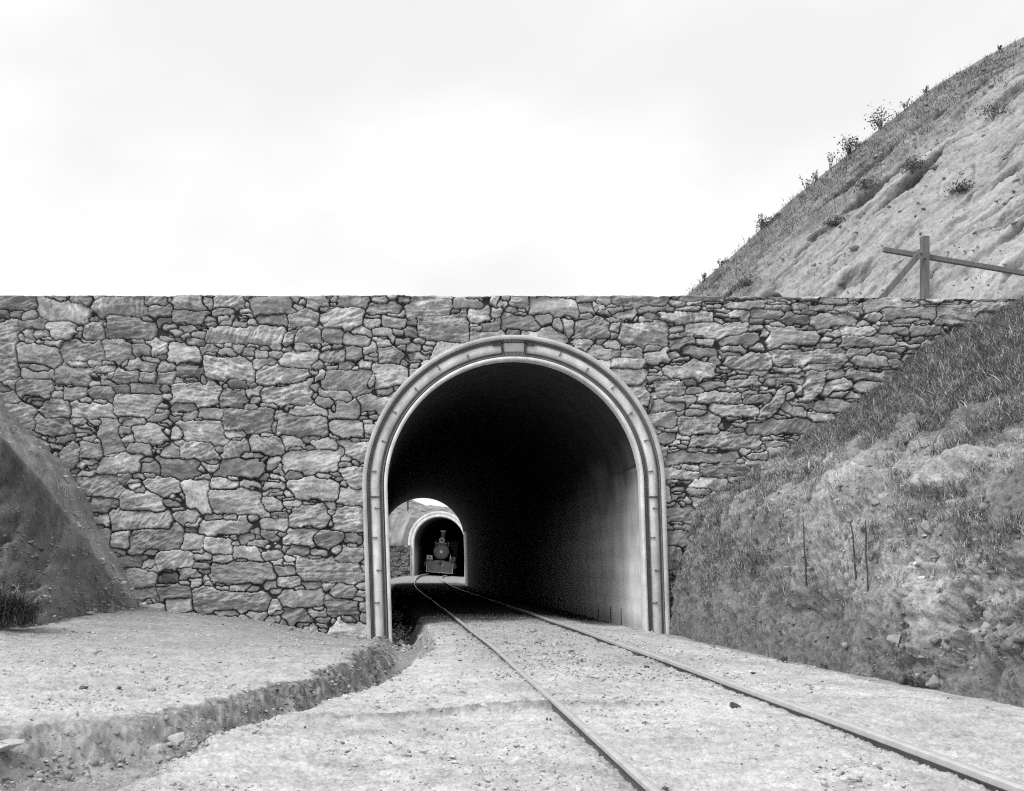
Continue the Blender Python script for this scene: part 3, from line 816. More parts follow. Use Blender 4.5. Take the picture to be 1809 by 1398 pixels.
def build_portal():
    root = tag(empty('portal_arch', (CX, YW, ZB)), 'pale riveted arch framing the large near tunnel mouth in the rubble wall', 'arch')
    off = Vector((CX, YW, ZB))

    def part(name, prof, mat, zb=ZB - .1):
        V, q = sweep([(u, YW - dd) for u, dd in prof], zb, RIN)
        V = V - np.array(off)
        return link(name, mesh_np(name, V, q), mat, root, smooth=False)
    part('inner_lip', [(0, -.10), (0, .105), (.012, .125), (.058, .125), (.062, .115), (.062, -.10)], M_LIGHTCON)
    part('inner_flange', [(.060, -.08), (.060, .045), (.082, .030), (.088, .075), (.098, .075), (.102, .030), (.136, .030), (.138, .070), (.148, .070), (.148, -.08)], M_FLANGE)
    part('web', [(.146, -.06), (.146, .058), (.305, .058), (.305, -.06)], M_LIGHTCON)
    part('outer_flange', [(.303, -.08), (.303, .070), (.313, .070), (.315, .030), (.346, .030), (.350, .080), (.360, .080), (.364, .030), (.372, .030), (.372, -.08)], M_FLANGE)
    part('outer_band', [(.370, -.3), (.370, .100), (.378, .118), (.435, .118), (.447, .100), (.447, -.3)], M_GREYCON)

    def at(u, s):
        """point and outward direction on the arch: s in metres from the crown (negative to the low x side)"""
        r = RIN + u
        arc = math.pi / 2 * RIN
        if abs(s) <= arc:
            a = math.pi / 2 - s / RIN
            return Vector((CX + r * math.cos(a), 0, ZS + r * math.sin(a))), Vector((math.cos(a), 0, math.sin(a)))
        sg = 1 if s > 0 else -1
        z = ZS - (abs(s) - arc)
        return Vector((CX + sg * r + LEAN * (ZS - z) / (ZS - ZB), 0, z)), Vector((sg, 0, 0))

    def frame(o_):
        t = Vector((o_.z, 0, -o_.x))
        return Matrix((o_, Vector((0, 1, 0)), t)).transposed()
    arc = math.pi / 2 * RIN
    # hook bolts, alternating between the two flanges
    ss_ = [-arc - 2.05, -arc - 1.48, -arc - .90, -arc - .38] + [arc * (-.93 + .1430 * i) for i in range(14)] + [arc + .38, arc + .90, arc + 1.48, arc + 2.05]
    ss_ = [s for s in ss_ if abs(s) > .30]
    for i, s in enumerate(ss_):
        side = i % 2
        p0, o_ = at(.15 if side else .30, s)
        p1, _ = at(.225, s)
        y = YW - .074
        mb = MB()
        mb.tube([(p0.x, y, p0.z), (p1.x, y, p1.z)], .009, 8)
        mb.tube([(p1.x, YW - .05, p1.z), (p1.x, YW - .092, p1.z)], .019, 8)
        mb.v = [tuple(Vector(v) - off) for v in mb.v]
        mb.build('bolt', M_FLANGE, root)
    # joint plates at the springing
    for sg in (-1, 1):
        p, o_ = at(.226, sg * (arc + .18))
        mb = MB().box((p.x, YW - .068, p.z), (.158, .03, .022))
        mb.v = [tuple(Vector(v) - off) for v in mb.v]
        mb.build('joint_plate', M_DARKIRON, root)
        for u, nm in ((.119, .03), (.331, .03)):
            p, o_ = at(u, sg * (arc + .0))
            mb = MB().box((p.x, YW - .036, p.z), (.03, .016, .42))
            mb.v = [tuple(Vector(v) - off) for v in mb.v]
            mb.build('splice_plate', M_FLANGE, root)
            for k in range(6):
                p, o_ = at(u, sg * (arc + .16 - .065 * k))
                mb = MB().tube([(p.x, YW - .03, p.z), (p.x, YW - .053, p.z)], [.0125, .009], 8)
                mb.v = [tuple(Vector(v) - off) for v in mb.v]
                mb.build('rivet', M_DARKIRON, root)
    # crown box
    mb = MB()
    p, o_ = at(.226, 0)
    mb.box((p.x, YW - .058, p.z), (.36, .05, .152), bev=.006)
    mb.v = [tuple(Vector(v) - off) for v in mb.v]
    crown = mb.build('crown_plate', M_CROWN, root)
    for sx in (-.19, .19):
        p, o_ = at(.226, sx)
        mb = MB().box((0, 0, 0), (.165, .05, .032), frame(o_))
        mb.v = [tuple(Vector(v) + Vector((p.x, YW - .085, p.z)) - off) for v in mb.v]
        p2, o2 = at(.300, sx + (.06 if sx > 0 else -.06))
        mb2 = MB().box((0, 0, 0), (.03, .05, .18), frame(o2))
        mb.add([Vector(v) + Vector((p2.x, YW - .085, p2.z)) - off for v in mb2.v], mb2.f)
        mb.build('crown_angle', M_DARKIRON, root)
    for u in (.119, .345):
        p, o_ = at(u, 0)
        mb = MB().box((p.x, YW - .050, p.z), (.40, .05, .05), bev=.004)
        mb.v = [tuple(Vector(v) - off) for v in mb.v]
        mb.build('splice_plate', M_FLANGE, root)
        for k in range(6):
            p, o_ = at(u, -.16 + .064 * k)
            mb = MB().tube([(p.x, YW - .07, p.z), (p.x, YW - .088, p.z)], [.0125, .009], 8)
            mb.v = [tuple(Vector(v) - off) for v in mb.v]
            mb.build('rivet', M_DARKIRON, root)


FAR_Y = 98.0
FAR_X = float(track_x(FAR_Y)) + .25
FAR_YAW = -math.radians(7.5)


def build_far_portal():
    root = tag(empty('portal_arch', (FAR_X, FAR_Y, -.1), (0, 0, FAR_YAW)), 'small distant pale arch of the second tunnel, framing the steam engine', 'arch')
    zs2, r2 = 2.95, 2.2
    k = dict(cx=0, zs=zs2, lean=0)
    V, q = sweep([(0, 0.6), (0, -.1), (.02, -.12), (.20, -.12), (.215, -.09), (.235, -.12), (.46, -.12), (.48, -.1), (.48, .6)], -.4, r2, **k)
    link('arch_ring', mesh_np('arch_ring', V, q), M_LIGHTCON, root, smooth=False)
    t = tag(empty('tunnel_lining', (FAR_X, FAR_Y, -.1), (0, 0, FAR_YAW)), 'dark distant tunnel barrel in which the steam engine stands', 'tunnel')
    ys = np.linspace(.1, 26, 30)
    bend = lambda y: .0035 * y * y
    p = arch_path(r2 + .01, -.6, 40, 0, zs2, 0)
    X = p[:, 0][None] + bend(ys)[:, None]; Y = np.broadcast_to(ys[:, None], X.shape); Z = np.broadcast_to(p[:, 1], X.shape)
    V = np.stack([X, Y, Z], -1)
    q = grid_quads(len(ys), len(p))
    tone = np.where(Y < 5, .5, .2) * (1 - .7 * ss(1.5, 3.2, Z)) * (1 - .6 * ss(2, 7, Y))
    link('barrel', mesh_np('barrel', V.reshape(-1, 3), q, None, tone.ravel()), M_LINING, t)
    n = len(p)
    link('blackout_cap', mesh_np('blackout_cap', V[-1], None, np.array([(0, i, i + 1) for i in range(1, n - 1)])), M_CAP, t)  # added cap closes the barrel to keep its inside dark
    # stone retaining wall beside it
    res = .045
    wl = 10.0
    nx_, nz_ = int(wl / res), int(2.95 / res)
    X, Z = np.meshgrid(np.linspace(-wl, 0, nx_), np.linspace(-.35, 2.6, nz_))
    h, tn = stones(X, Z, 29, x0=-11, x1=1, z0=-.6, z1=3.2)
    V = np.stack([X, -h * 1.2, Z], -1)
    top = V[-1:].copy(); top[..., 1] = .5
    V = np.concatenate([V, top], 0); tn = np.concatenate([tn, tn[-1:]], 0)
    o = link('retaining_wall', mesh_np('retaining_wall', V.reshape(-1, 3), grid_quads(nz_ + 1, nx_), None, (tn * .17).ravel()), M_STONE)
    o.location = P(725, 1018, FAR_Y); o.location.z = 0
    o.rotation_euler = (0, 0, math.radians(4))
    tag(o, 'low dark stone retaining wall seen through the tunnel beside the distant arch', 'wall')
    # slope behind the far portal
    nx2, ny2 = 200, 160
    X, Y = np.meshgrid(np.linspace(-26, 34, nx2), np.linspace(FAR_Y + .15, 190, ny2))
    base = np.interp(X, [-26, -6, FAR_X - 3.3, FAR_X - 2.6, FAR_X + 2.3, FAR_X + 3, 14, 34], [4.5, 3.0, 2.5, 5.0, 5.1, 5.0, 4.5, 9])
    rise = np.interp(Y - FAR_Y, [0, .6, 4, 12, 24, 40, 92], [0, .25, 1.6, 3.4, 4.7, 3.6, -4])
    sl = np.interp(X, [-26, 0, 1.2, 4.5, 9, 34], [3.0, 1.05, .90, .46, .30, .5])
    cov = ss(FAR_Y, FAR_Y + 3.2, Y + 0 * X)
    z = base * (1 - cov) + np.maximum(base, np.interp(X, [-26, -6, 1, FAR_X, 34], [4.5, 3.6, 4.0, 5.1, 6])) * cov + rise * sl
    z += (.25 * fbm(X * .35, Y * .35, 161, 4) + .10 * fbm(X * 1.6, Y * 1.6, 162, 3)) * ss(.3, 3, Y - FAR_Y)
    t = .25 + .16 * fbm(X * .7, Y * .5, 163, 4) + .22 * fbm(X * 3, Y * 2, 164, 3, .6)
    Y = Y + np.clip(-.13 * (X - FAR_X), -.6, .6) + .2
    Vh = np.stack([X, Y, z], -1)
    nsk = 70
    f = np.linspace(0, 1, nsk)[:, None]
    zs_ = -1.3 * (1 - f) + z[0][None] * f
    sk = np.stack([np.broadcast_to(X[0], zs_.shape), np.broadcast_to(Y[0], zs_.shape), zs_], -1)
    Vh = np.concatenate([sk[:-1], Vh], 0); t = np.concatenate([np.full((nsk - 1, nx2), .25), t], 0)
    keep = np.ones((len(Vh) - 1, nx2 - 1), bool)
    xm = (Vh[:-1, :-1, 0] + Vh[1:, 1:, 0]) / 2 - FAR_X; zm = (Vh[:-1, :-1, 2] + Vh[1:, 1:, 2]) / 2
    hole = ((np.abs(xm) < 2.35) & (zm < 2.85)) | (np.hypot(xm, zm - 2.85) < 2.35)
    hole[nsk - 1:] = False
    o = link('hillside', mesh_np('hillside', Vh.reshape(-1, 3), grid_quads(len(Vh), nx2, ~hole), None, np.clip(t, .1, .5).ravel()), M_BANK)
    tag(o, 'scrubby slope above the distant tunnel', 'hill', kind='structure')
    return o


# ------------------------------------------------------------------ track
def build_track():
    root = tag(empty('railway_track', (float(track_x(5)), 5, 0)), 'single railway track running from the foreground into the tunnel', 'railway track')
    prof = [(-.024, -.005), (-.016, 0.0), (.016, 0.0), (.024, -.005), (.024, -.028), (.019, -.036), (.010, -.046), (.010, -.115), (.06, -.126), (.06, -.14), (-.06, -.14), (-.06, -.126), (-.010, -.115), (-.010, -.046), (-.019, -.036), (-.024, -.028)]
    ys = np.concatenate([np.linspace(1.5, 60, 90), np.linspace(60, 118, 120)[1:]])
    for sg in (-1, 1):
        g = .835
        x = track_x(ys) + sg * g
        z = cant(ys) * (1 if sg < 0 else 0) + .004 * np.sin(ys * 1.1 + sg)
        x = x + .006 * np.sin(ys * .7 + sg * 2)
        tan = np.gradient(x, ys); n = np.stack([np.ones_like(tan), -tan], -1); n /= np.linalg.norm(n, axis=1)[:, None]
        V = np.empty((len(prof) + 1, len(ys), 3))
        sc = 1.3 if sg > 0 else .95
        for i, (u, w) in enumerate(prof + prof[:1]):
            u = u * sc; w = w * sc
            V[i, :, 0] = x + n[:, 0] * u; V[i, :, 1] = ys + n[:, 1] * u; V[i, :, 2] = z + w
        V -= np.array(root.location)
        me = mesh_np('rail', V.reshape(-1, 3), grid_quads(len(prof) + 1, len(ys)))
        o = link('rail', me, M_RAIL, root, smooth=False)
        me.materials.append(M_RUST)
        nq = len(ys) - 1
        mi = np.ones(len(me.polygons), np.int32)
        mi[:4 * nq] = 0; mi[15 * nq:] = 0
        me.polygons.foreach_set('material_index', mi)
    for (y, sg) in ((13.4, 1), (9.1, -1)):
        x = float(track_x(y)) + sg * .835
        mb = MB()
        for dx in (-.026, .026):
            mb.box((x + dx, y, -.072), (.018, .5, .06), bev=.004)
            for k in (-.17, -.06, .06, .17):
                mb.tube([(x + dx, y + k, -.07), (x + dx * 1.9, y + k, -.07)], .012, 6)
        mb.v = [tuple(Vector(v) - root.location) for v in mb.v]
        mb.build('fishplate', M_RUST, root)


# ------------------------------------------------------------------ locomotive
def disc(mb, x, y0, y1, z, r0, r1=None, n=28):
    mb.tube([(x, y0, z), (x, y1, z)], [r0, r0 if r1 is None else r1], n)


def build_loco():
    y = 100.6
    x = float(track_x(y)) + .12
    root = empty('steam_locomotive', (x, y, 0.05), (0, math.radians(4.5), -math.radians(7)))
    tag(root, 'black steam locomotive facing the camera, standing in the distant second tunnel', 'locomotive')
    root.scale = (1.05,) * 3
    ZB_ = 1.93
    m1 = MB(); disc(m1, 0, 0.55, 2.2, ZB_, .66); sb = m1.build('smokebox', M_LOCO, root, smooth=False)
    m1 = MB(); disc(m1, 0, 2.2, 7.5, ZB_, .62); m1.build('boiler', M_LOCO, root)
    # door
    mb = MB()
    prof = [(.60, .56), (.60, .50), (.54, .47), (.40, .42), (.22, .39), (.0, .38)]
    n = 28
    vs, fs = [], []
    for r, yy in prof:
        vs += [(r * math.cos(2 * math.pi * i / n), yy, ZB_ + r * math.sin(2 * math.pi * i / n)) for i in range(n)]
    for k in range(len(prof) - 1):
        for i in range(n):
            j = (i + 1) % n
            fs.append((k * n + i, k * n + j, k * n + n + j, k * n + n + i))
    mb.add(vs, fs)
    door = mb.build('smokebox_door', M_LOCOFACE, root, smooth=True)
    h = MB(); disc(h, 0, .27, .40, ZB_ - .02, .13, .15, 16); h.build('door_handle', M_LOCOLIGHT, door)
    r_ = MB()
    for i in range(40):
        a0, a1 = 2 * math.pi * i / 40, 2 * math.pi * (i + 1) / 40
        r_.tube([(.635 * math.cos(a0), .52, ZB_ + .635 * math.sin(a0)), (.635 * math.cos(a1), .52, ZB_ + .635 * math.sin(a1))], .03, 6, False)
    r_.build('rim', M_LOCOFACE, door)
    # chimney
    mb = MB(); mb.tube([(0, 1.15, ZB_ + .55), (0, 1.15, ZB_ + .78), (0, 1.15, ZB_ + 1.0), (0, 1.15, ZB_ + 1.62), (0, 1.15, ZB_ + 1.72)], [.30, .20, .165, .185, .20], 20)
    ch = mb.build('chimney', M_LOCOFACE, root, smooth=False)
    mb = MB(); mb.tube([(0, 1.15, ZB_ + 1.70), (0, 1.15, ZB_ + 1.76), (0, 1.15, ZB_ + 1.83)], [.21, .27, .24], 20)
    mb.build('chimney_cap', M_LOCOLIGHT, ch)
    # headlamp on its bracket
    hl = MB(); disc(hl, -.02, .50, .85, ZB_ + .98, .21, .23, 20); hl.box((-.02, .66, ZB_ + .70), (.16, .2, .22))
    lamp = hl.build('headlamp', M_LOCOFACE, root)
    rr = MB()
    for i in range(24):
        a0, a1 = 2 * math.pi * i / 24, 2 * math.pi * (i + 1) / 24
        rr.tube([(-.02 + .2 * math.cos(a0), .49, ZB_ + .98 + .2 * math.sin(a0)), (-.02 + .2 * math.cos(a1), .49, ZB_ + .98 + .2 * math.sin(a1))], .035, 6, False)
    rr.build('lamp_rim', M_LOCOLIGHT, lamp)
    # hand rail over the smokebox with its knobs
    hr = MB(); hr.tube([(-.42, .5, ZB_ + .66), (-.2, .5, ZB_ + .76), (.2, .5, ZB_ + .76), (.42, .5, ZB_ + .66)], .028, 8)
    hr.build('handrail', M_LOCOLIGHT, root)
    for sx in (-.55, .55):
        k = MB(); k.tube([(sx, .62, ZB_ + .45), (sx, .62, ZB_ + .74)], .03, 8); k.tube([(sx, .62, ZB_ + .70), (sx, .62, ZB_ + .84)], .065, 10)
        k.build('marker_lamp', M_LOCOFACE, root)
    # cylinders with valve chests
    for sx in (-1, 1):
        c = MB(); c.tube([(sx * 1.02, .75, .88), (sx * 1.02, 1.6, .88)], .30, 20)
        cy = c.build('cylinder', M_LOCO, root)
        c = MB(); c.tube([(sx * 1.02, .70, .88), (sx * 1.02, .76, .88)], [.20, .27], 18); c.build('cylinder_cover', M_LOCOFACE, cy)
        c = MB(); c.box((sx * .98, 1.15, 1.36), (.50, .85, .40), bev=.04); vc = c.build('valve_chest', M_LOCOLIGHT if sx < 0 else M_LOCOFACE, root)
        c = MB(); c.tube([(sx * .98, .66, 1.38), (sx * .98, .74, 1.38)], .09, 12); c.build('chest_cap', M_LOCO, vc)
    # sheet pilot, buffer beam, coupler
    pil = MB()
    w, z0, z1 = 1.12, .14, 1.08
    out = [(-w, z0 + .02), (w, z0), (w, z1 - .12), (w - .18, z1), (.5, z1), (.42, z1 + .09), (-.42, z1 + .09), (-.5, z1), (-w + .18, z1), (-w, z1 - .12)]
    bow = lambda xx: .18 * (xx / w) ** 2
    cols = np.linspace(-w, w, 13)
    top = lambda xx: float(np.interp(abs(xx), [0, .42, .5, w - .18, w], [z1 + .09, z1 + .09, z1, z1, z1 - .12]))
    vs, fs = [], []
    for xx in cols:
        b_ = bow(xx)
        vs += [(xx, -.10 + b_, z0), (xx, .02 + b_, top(xx)), (xx, .08 + b_, top(xx)), (xx, -.04 + b_, z0)]
    for i in range(12):
        for a, b2 in ((0, 1), (1, 2), (2, 3), (3, 0)):
            fs.append((i * 4 + a, i * 4 + 4 + a, i * 4 + 4 + b2, i * 4 + b2))
    fs += [(0, 1, 2, 3), (51, 50, 49, 48)]
    pil.add(vs, fs); plate = pil.build('pilot_plate', M_LOCOFACE, root)
    e = MB(); e.tube([(xx, -.12 + bow(xx), z0 + .01) for xx in cols], .03, 6); e.build('bottom_edge', M_LOCOLIGHT, plate)
    for sx in (-w, w):
        e = MB(); e.tube([(sx, .06, z0), (sx, .19, z1 - .12)], .025, 6); e.build('side_edge', M_LOCOLIGHT, plate)
    cp = MB(); cp.box((.02, -.1, .96), (.20, .42, .22), bev=.04); cp.build('coupler', M_LOCO, root)
    cp = MB(); cp.tube([(.26, -.03, 1.1), (.28, -.1, .8), (.20, -.12, .62)], .03, 8); cp.build('brake_hose', M_LOCOLIGHT, root)
    bm = MB(); bm.box((0, .35, 1.10), (2.5, .3, .16), bev=.02); bm.build('buffer_beam', M_LOCO, root)
    for sx in (-.7, .82):
        s_ = MB(); s_.tube([(sx, .28, 1.1), (sx, .28, 1.72 if sx > 0 else 1.3)], .03, 8); s_.build('lamp_iron', M_LOCOLIGHT, root)
    for sx in (-1, 1):
        s_ = MB()
        for i in range(16):
            a0, a1 = 2 * math.pi * i / 16, 2 * math.pi * (i + 1) / 16
            s_.tube([(sx * 1.22 + .14 * math.cos(a0), .45, .78 + .18 * math.sin(a0)), (sx * 1.22 + .14 * math.cos(a1), .45, .78 + .18 * math.sin(a1))], .035, 6, False)
        s_.build('side_step', M_LOCOFACE, root)
    # dome, cab and wheels, mostly lost in the dark
    d = MB(); d.tube([(0, 3.6, ZB_ + .5), (0, 3.6, ZB_ + 1.0), (0, 3.6, ZB_ + 1.15)], [.36, .34, .15], 18); d.build('steam_dome', M_LOCO, root)
    cb = MB(); cb.box((0, 8.4, 2.1), (2.0, 1.9, 1.6), bev=.03); cab = cb.build('cab', M_LOCO, root)
    rf = MB(); rf.box((0, 8.4, 2.96), (2.2, 2.2, .12), bev=.04); rf.build('cab_roof', M_LOCO, cab)
    for yy, rw in ((1.2, .38), (3.0, .58), (4.4, .58), (5.8, .58)):
        for sx in (-1, 1):
            wv = MB(); wv.tube([(sx * .80, yy, rw), (sx * .92, yy, rw)], rw, 24); wh = wv.build('wheel', M_LOCO, root)
    fr = MB(); fr.box((0, 4.6, .95), (1.1, 8.4, .3)); fr.build('frame', M_LOCO, root)


# ------------------------------------------------------------------ loose things
def rock_template(r, n=1, cut=(.30, .68)):
    import bmesh
    bm = bmesh.new(); bmesh.ops.create_icosphere(bm, subdivisions=n, radius=1)
    d = [r.normal(size=3) for _ in range(13)]
    d = [k / np.linalg.norm(k) for k in d]; h = r.uniform(*cut, 13)
    V = np.array([v.co[:] for v in bm.verts])
    for k, hh in zip(d, h):
        p = V @ k
        V = V - np.maximum(p - hh, 0)[:, None] * k
    V *= r.uniform(.7, 1.2, 3) * np.array([1.15, .95, .7])
    T = np.array([[v.index for v in f.verts] for f in bm.faces])
    bm.free()
    return V, T


def scatter_rocks(name, pts, sizes, tones, mat, label, seed, cat=None):
    r = np.random.default_rng(seed)
    tem = [rock_template(r, 1) for _ in range(8)]
    Vs, Ts, tn = [], [], []; n = 0
    for i, (p, s) in enumerate(zip(pts, sizes)):
        V, T = tem[i % 8]
        a = r.uniform(0, 6.28); c, sn = math.cos(a), math.sin(a)
        R = np.array([[c, -sn, 0], [sn, c, 0], [0, 0, 1]])
        Vs.append((V * s) @ R.T + p); Ts.append(T + n); tn.append(np.full(len(V), tones[i])); n += len(V)
    o = link(name, mesh_np(name, np.concatenate(Vs), None, np.concatenate(Ts), np.concatenate(tn)), mat, smooth=False)
    return tag(o, label, cat, kind='stuff')


def gz(x, y):
    X = np.atleast_1d(np.asarray(x, float)); Y = np.atleast_1d(np.asarray(y, float))
    return ground_z(X, Y)[0] + ground_rough(X, Y)


def build_gravel():
    r = np.random.default_rng(5)
    P_, S_, T_ = [], [], []

    def put(x, y, s, t, lift=.2):
        z = gz(x, y)
        for a, b_, c_, s_, t_ in zip(x, y, z, s, t):
            P_.append((a, b_, c_ + s_ * lift)); S_.append(s_); T_.append(t_)
    # thin scatter over the whole sheet, denser in patches
    n = 26000
    y = np.exp(r.uniform(math.log(4.2), math.log(19.9), n)); u = r.uniform(-.36, .34, n); x = u * (y + 2.0)
    dens = fbm(x * .8, y * .8, 171, 3) * 1.5 + .4
    ok = (r.random(n) < dens) & (x < np.interp(y, TOEY, TOEX) - .15) & ~((x > 4.5) & (r.random(n) < .9))
    x, y = x[ok], y[ok]
    put(x, y, np.clip(.0042 * np.exp(r.normal(.25, .6, len(x))) * (1 + y / 12), .003, .04), r.choice([.56, .48, .40, .28, .14], len(x), p=[.3, .3, .25, .1, .05]))
    # ballast between the rails near the mouth
    n = 5200
    y = r.uniform(10.0, 24.0, n); x = track_x(y) + r.normal(-.05, .75, n)
    ok = (x > .85) & (x < 4.1); x, y = x[ok], y[ok]
    put(x, y, np.clip(.014 * np.exp(r.normal(0, .45, len(x))), .006, .04), r.choice([.5, .4, .28, .12], len(x), p=[.25, .35, .25, .15]))
    # broken edge beside the drain
    n = 500
    y = r.uniform(6.5, 19.9, n); x = 4.46 + .02 * (20 - y) + .10 * fbm(y * .9, y * 0, 74, 3) + r.normal(0, .05, n)
    put(x, y, np.clip(.016 * np.exp(r.normal(0, .5, n)), .006, .05), r.choice([.5, .4, .3, .16], n))
    # ditch sides
    n = 1300
    y = r.uniform(6.2, 16.5, n); k = r.random(n) < .62
    x = np.where(k, np.interp(y, YD, XF) + r.normal(-.02, .09, n), np.interp(y, YD, XN) + r.normal(0, .07, n))
    put(x, y, np.clip(.013 * np.exp(r.normal(0, .6, n)), .005, .05), r.choice([.42, .33, .22, .12], n))
    # foot of the wall
    n = 420
    x = r.uniform(-4.4, -.3, n); y = 20.0 - np.abs(r.normal(0, .35, n))
    put(x, y, np.clip(.014 * np.exp(r.normal(0, .6, n)), .006, .06), r.choice([.42, .33, .22], n))
    scatter_rocks('gravel', P_, S_, T_, M_ROCK, 'loose pebbles and grit strewn over the ground', 6)
    # rubble in the drain inside the tunnel mouth
    P_, S_, T_ = [], [], []
    n = 260
    y = 19.6 + np.abs(r.normal(0, 9, n)); x = .42 + r.normal(0, .13, n)
    put(x, y, np.clip(.045 * np.exp(r.normal(0, .4, n)), .02, .11), r.choice([.5, .4, .25, .62], n), .45)
    n = 60
    y = r.uniform(18.6, 20.1, n); x = .45 + r.normal(0, .2, n)
    put(x, y, np.clip(.035 * np.exp(r.normal(0, .4, n)), .02, .09), r.choice([.5, .4, .35], n), .4)
    scatter_rocks('rubble', P_, S_, T_, M_ROCK, 'broken stones lying in the drain along the tunnel wall', 8)


def scatter_on(name, grid, weight, n, size, tones, label, seed, jit=.03, big=5):
    r = np.random.default_rng(seed)
    pts = grid.reshape(-1, 3); w = np.clip(weight, 0, None).ravel(); w = w / w.sum()
    pick = r.choice(len(pts), n, p=w, replace=True)
    P_ = pts[pick] + r.normal(0, jit, (n, 3)) * np.array([1, 1, .3])
    S_ = np.clip(size * np.exp(r.normal(0, .6, n)), size * .35, size * big)
    T_ = tones.ravel()[pick] * r.choice([.6, .9, 1.15, 1.5], n, p=[.25, .3, .3, .15])
    return scatter_rocks(name, P_, S_, T_, M_ROCK, label, seed + 1)


def build_clods():
    ny, ns = BV.shape[:2]
    vis = (BV[..., 1] > 6) & (BV[..., 2] < 4.5) & (BV[..., 0] < BV[..., 1] * .62 + 1)
    lo = 1 - .75 * ss(2.2, 3.2, BV[..., 2])
    # keep the density even over the surface: rows near the camera are as finely spaced as far ones
    w = vis * lo * (.35 + ss(-.1, .4, fbm(BV[..., 1] * .9, BV[..., 2] * 1.6, 191, 3)) + 1.2 * bout)
    scatter_on('clods', BV, w, 9000, .014, bt * 1.15, 'crumbled clods and small stones on the earth bank', 301)
    scatter_on('outcrop', BV, bout * vis * (BV[..., 2] < 1.6), 170, .05, bt * 1.2, 'broken rock showing through the foot of the bank at its near end', 305, big=2.2)
    scatter_on('clods', LV, (LV[..., 1] < 20.05) * (.15 + llow) * (LV[..., 0] > -8.5), 5200, .019, lt * 1.5, 'crumbled rock on the dark cut bank', 311)
    scatter_on('clods', GV, gface * GV[..., 1] ** 1.0, 3200, .011, gt * 1.0, 'crumbled clods along the broken edge of the ditch', 331, jit=.02)
    w = (LV[..., 2] < .45) * (LV[..., 0] > -7.5) * 1.0
    scatter_on('rubble', LV, w, 700, .028, lt * 1.9, 'broken stones fallen at the foot of the dark cut bank', 315, jit=.10)
    na, nb = HV.shape[:2]
    hw = np.ones((na, nb)); hw[:, -8:] = 0; hw[:8] = 0
    hv = HV[..., 2] > 5.3
    scatter_on('scree', HV, hw * hv, 5200, .045, np.full((na, nb), .25), 'loose rock lying on the bare hillside', 321, jit=.08)


def single_rock(name, loc, size, tone, label, cat, seed, group=None):
    r = np.random.default_rng(seed)
    V, T = rock_template(r, 3, (.34, .60))
    V = V / np.abs(V).max(0)
    V = V + .05 * np.stack([fbm(V[:, 1] * 3, V[:, 2] * 3, seed + i, 3) for i in range(3)], -1)
    V = V * np.array(size)
    o = link(name, mesh_np(name, V, None, T, np.full(len(V), tone)), M_ROCK, smooth=False)
    o.location = loc; o.rotation_euler = (0, 0, r.uniform(0, 6))
    return tag(o, label, cat, group)


def blades(name, roots, normals, hs, tones, mat, seed, wid=.006, lean=.6, segs=3, parent=None):
    """many grass blades as one mesh; roots (n,3)"""
    r = np.random.default_rng(seed)
    roots = np.asarray(roots, float); n = len(roots)
    az = r.uniform(0, 2 * math.pi, n); ln = lean * r.uniform(.3, 1.4, n)
    d = np.stack([np.cos(az), np.sin(az), np.zeros(n)], -1)
    side = np.stack([-np.sin(az), np.cos(az), np.zeros(n)], -1)
    tw = r.uniform(-.8, .8, n)[:, None]
    side = side * np.cos(tw) + d * np.sin(tw)
    up = np.asarray(normals, float)
    lv = []
    for k in range(segs + 1):
        f = k / segs
        p = roots + up * (hs * (f - .35 * ln * f * f))[:, None] + d * (hs * ln * f * f)[:, None]
        w = wid * (1 - f) ** .6 * (hs / .2) ** .5
        lv.append(p - side * w[:, None]); lv.append(p + side * w[:, None])
    V = np.stack(lv, 1)
    m_ = V.shape[1]
    q = []
    base = np.arange(n) * m_
    for k in range(segs):
        q.append(np.stack([base + 2 * k, base + 2 * k + 1, base + 2 * k + 3, base + 2 * k + 2], -1))
    q = np.concatenate(q)
    return link(name, mesh_np(name, V.reshape(-1, 3), q, None, np.repeat(tones, m_)), mat, parent, smooth=False)


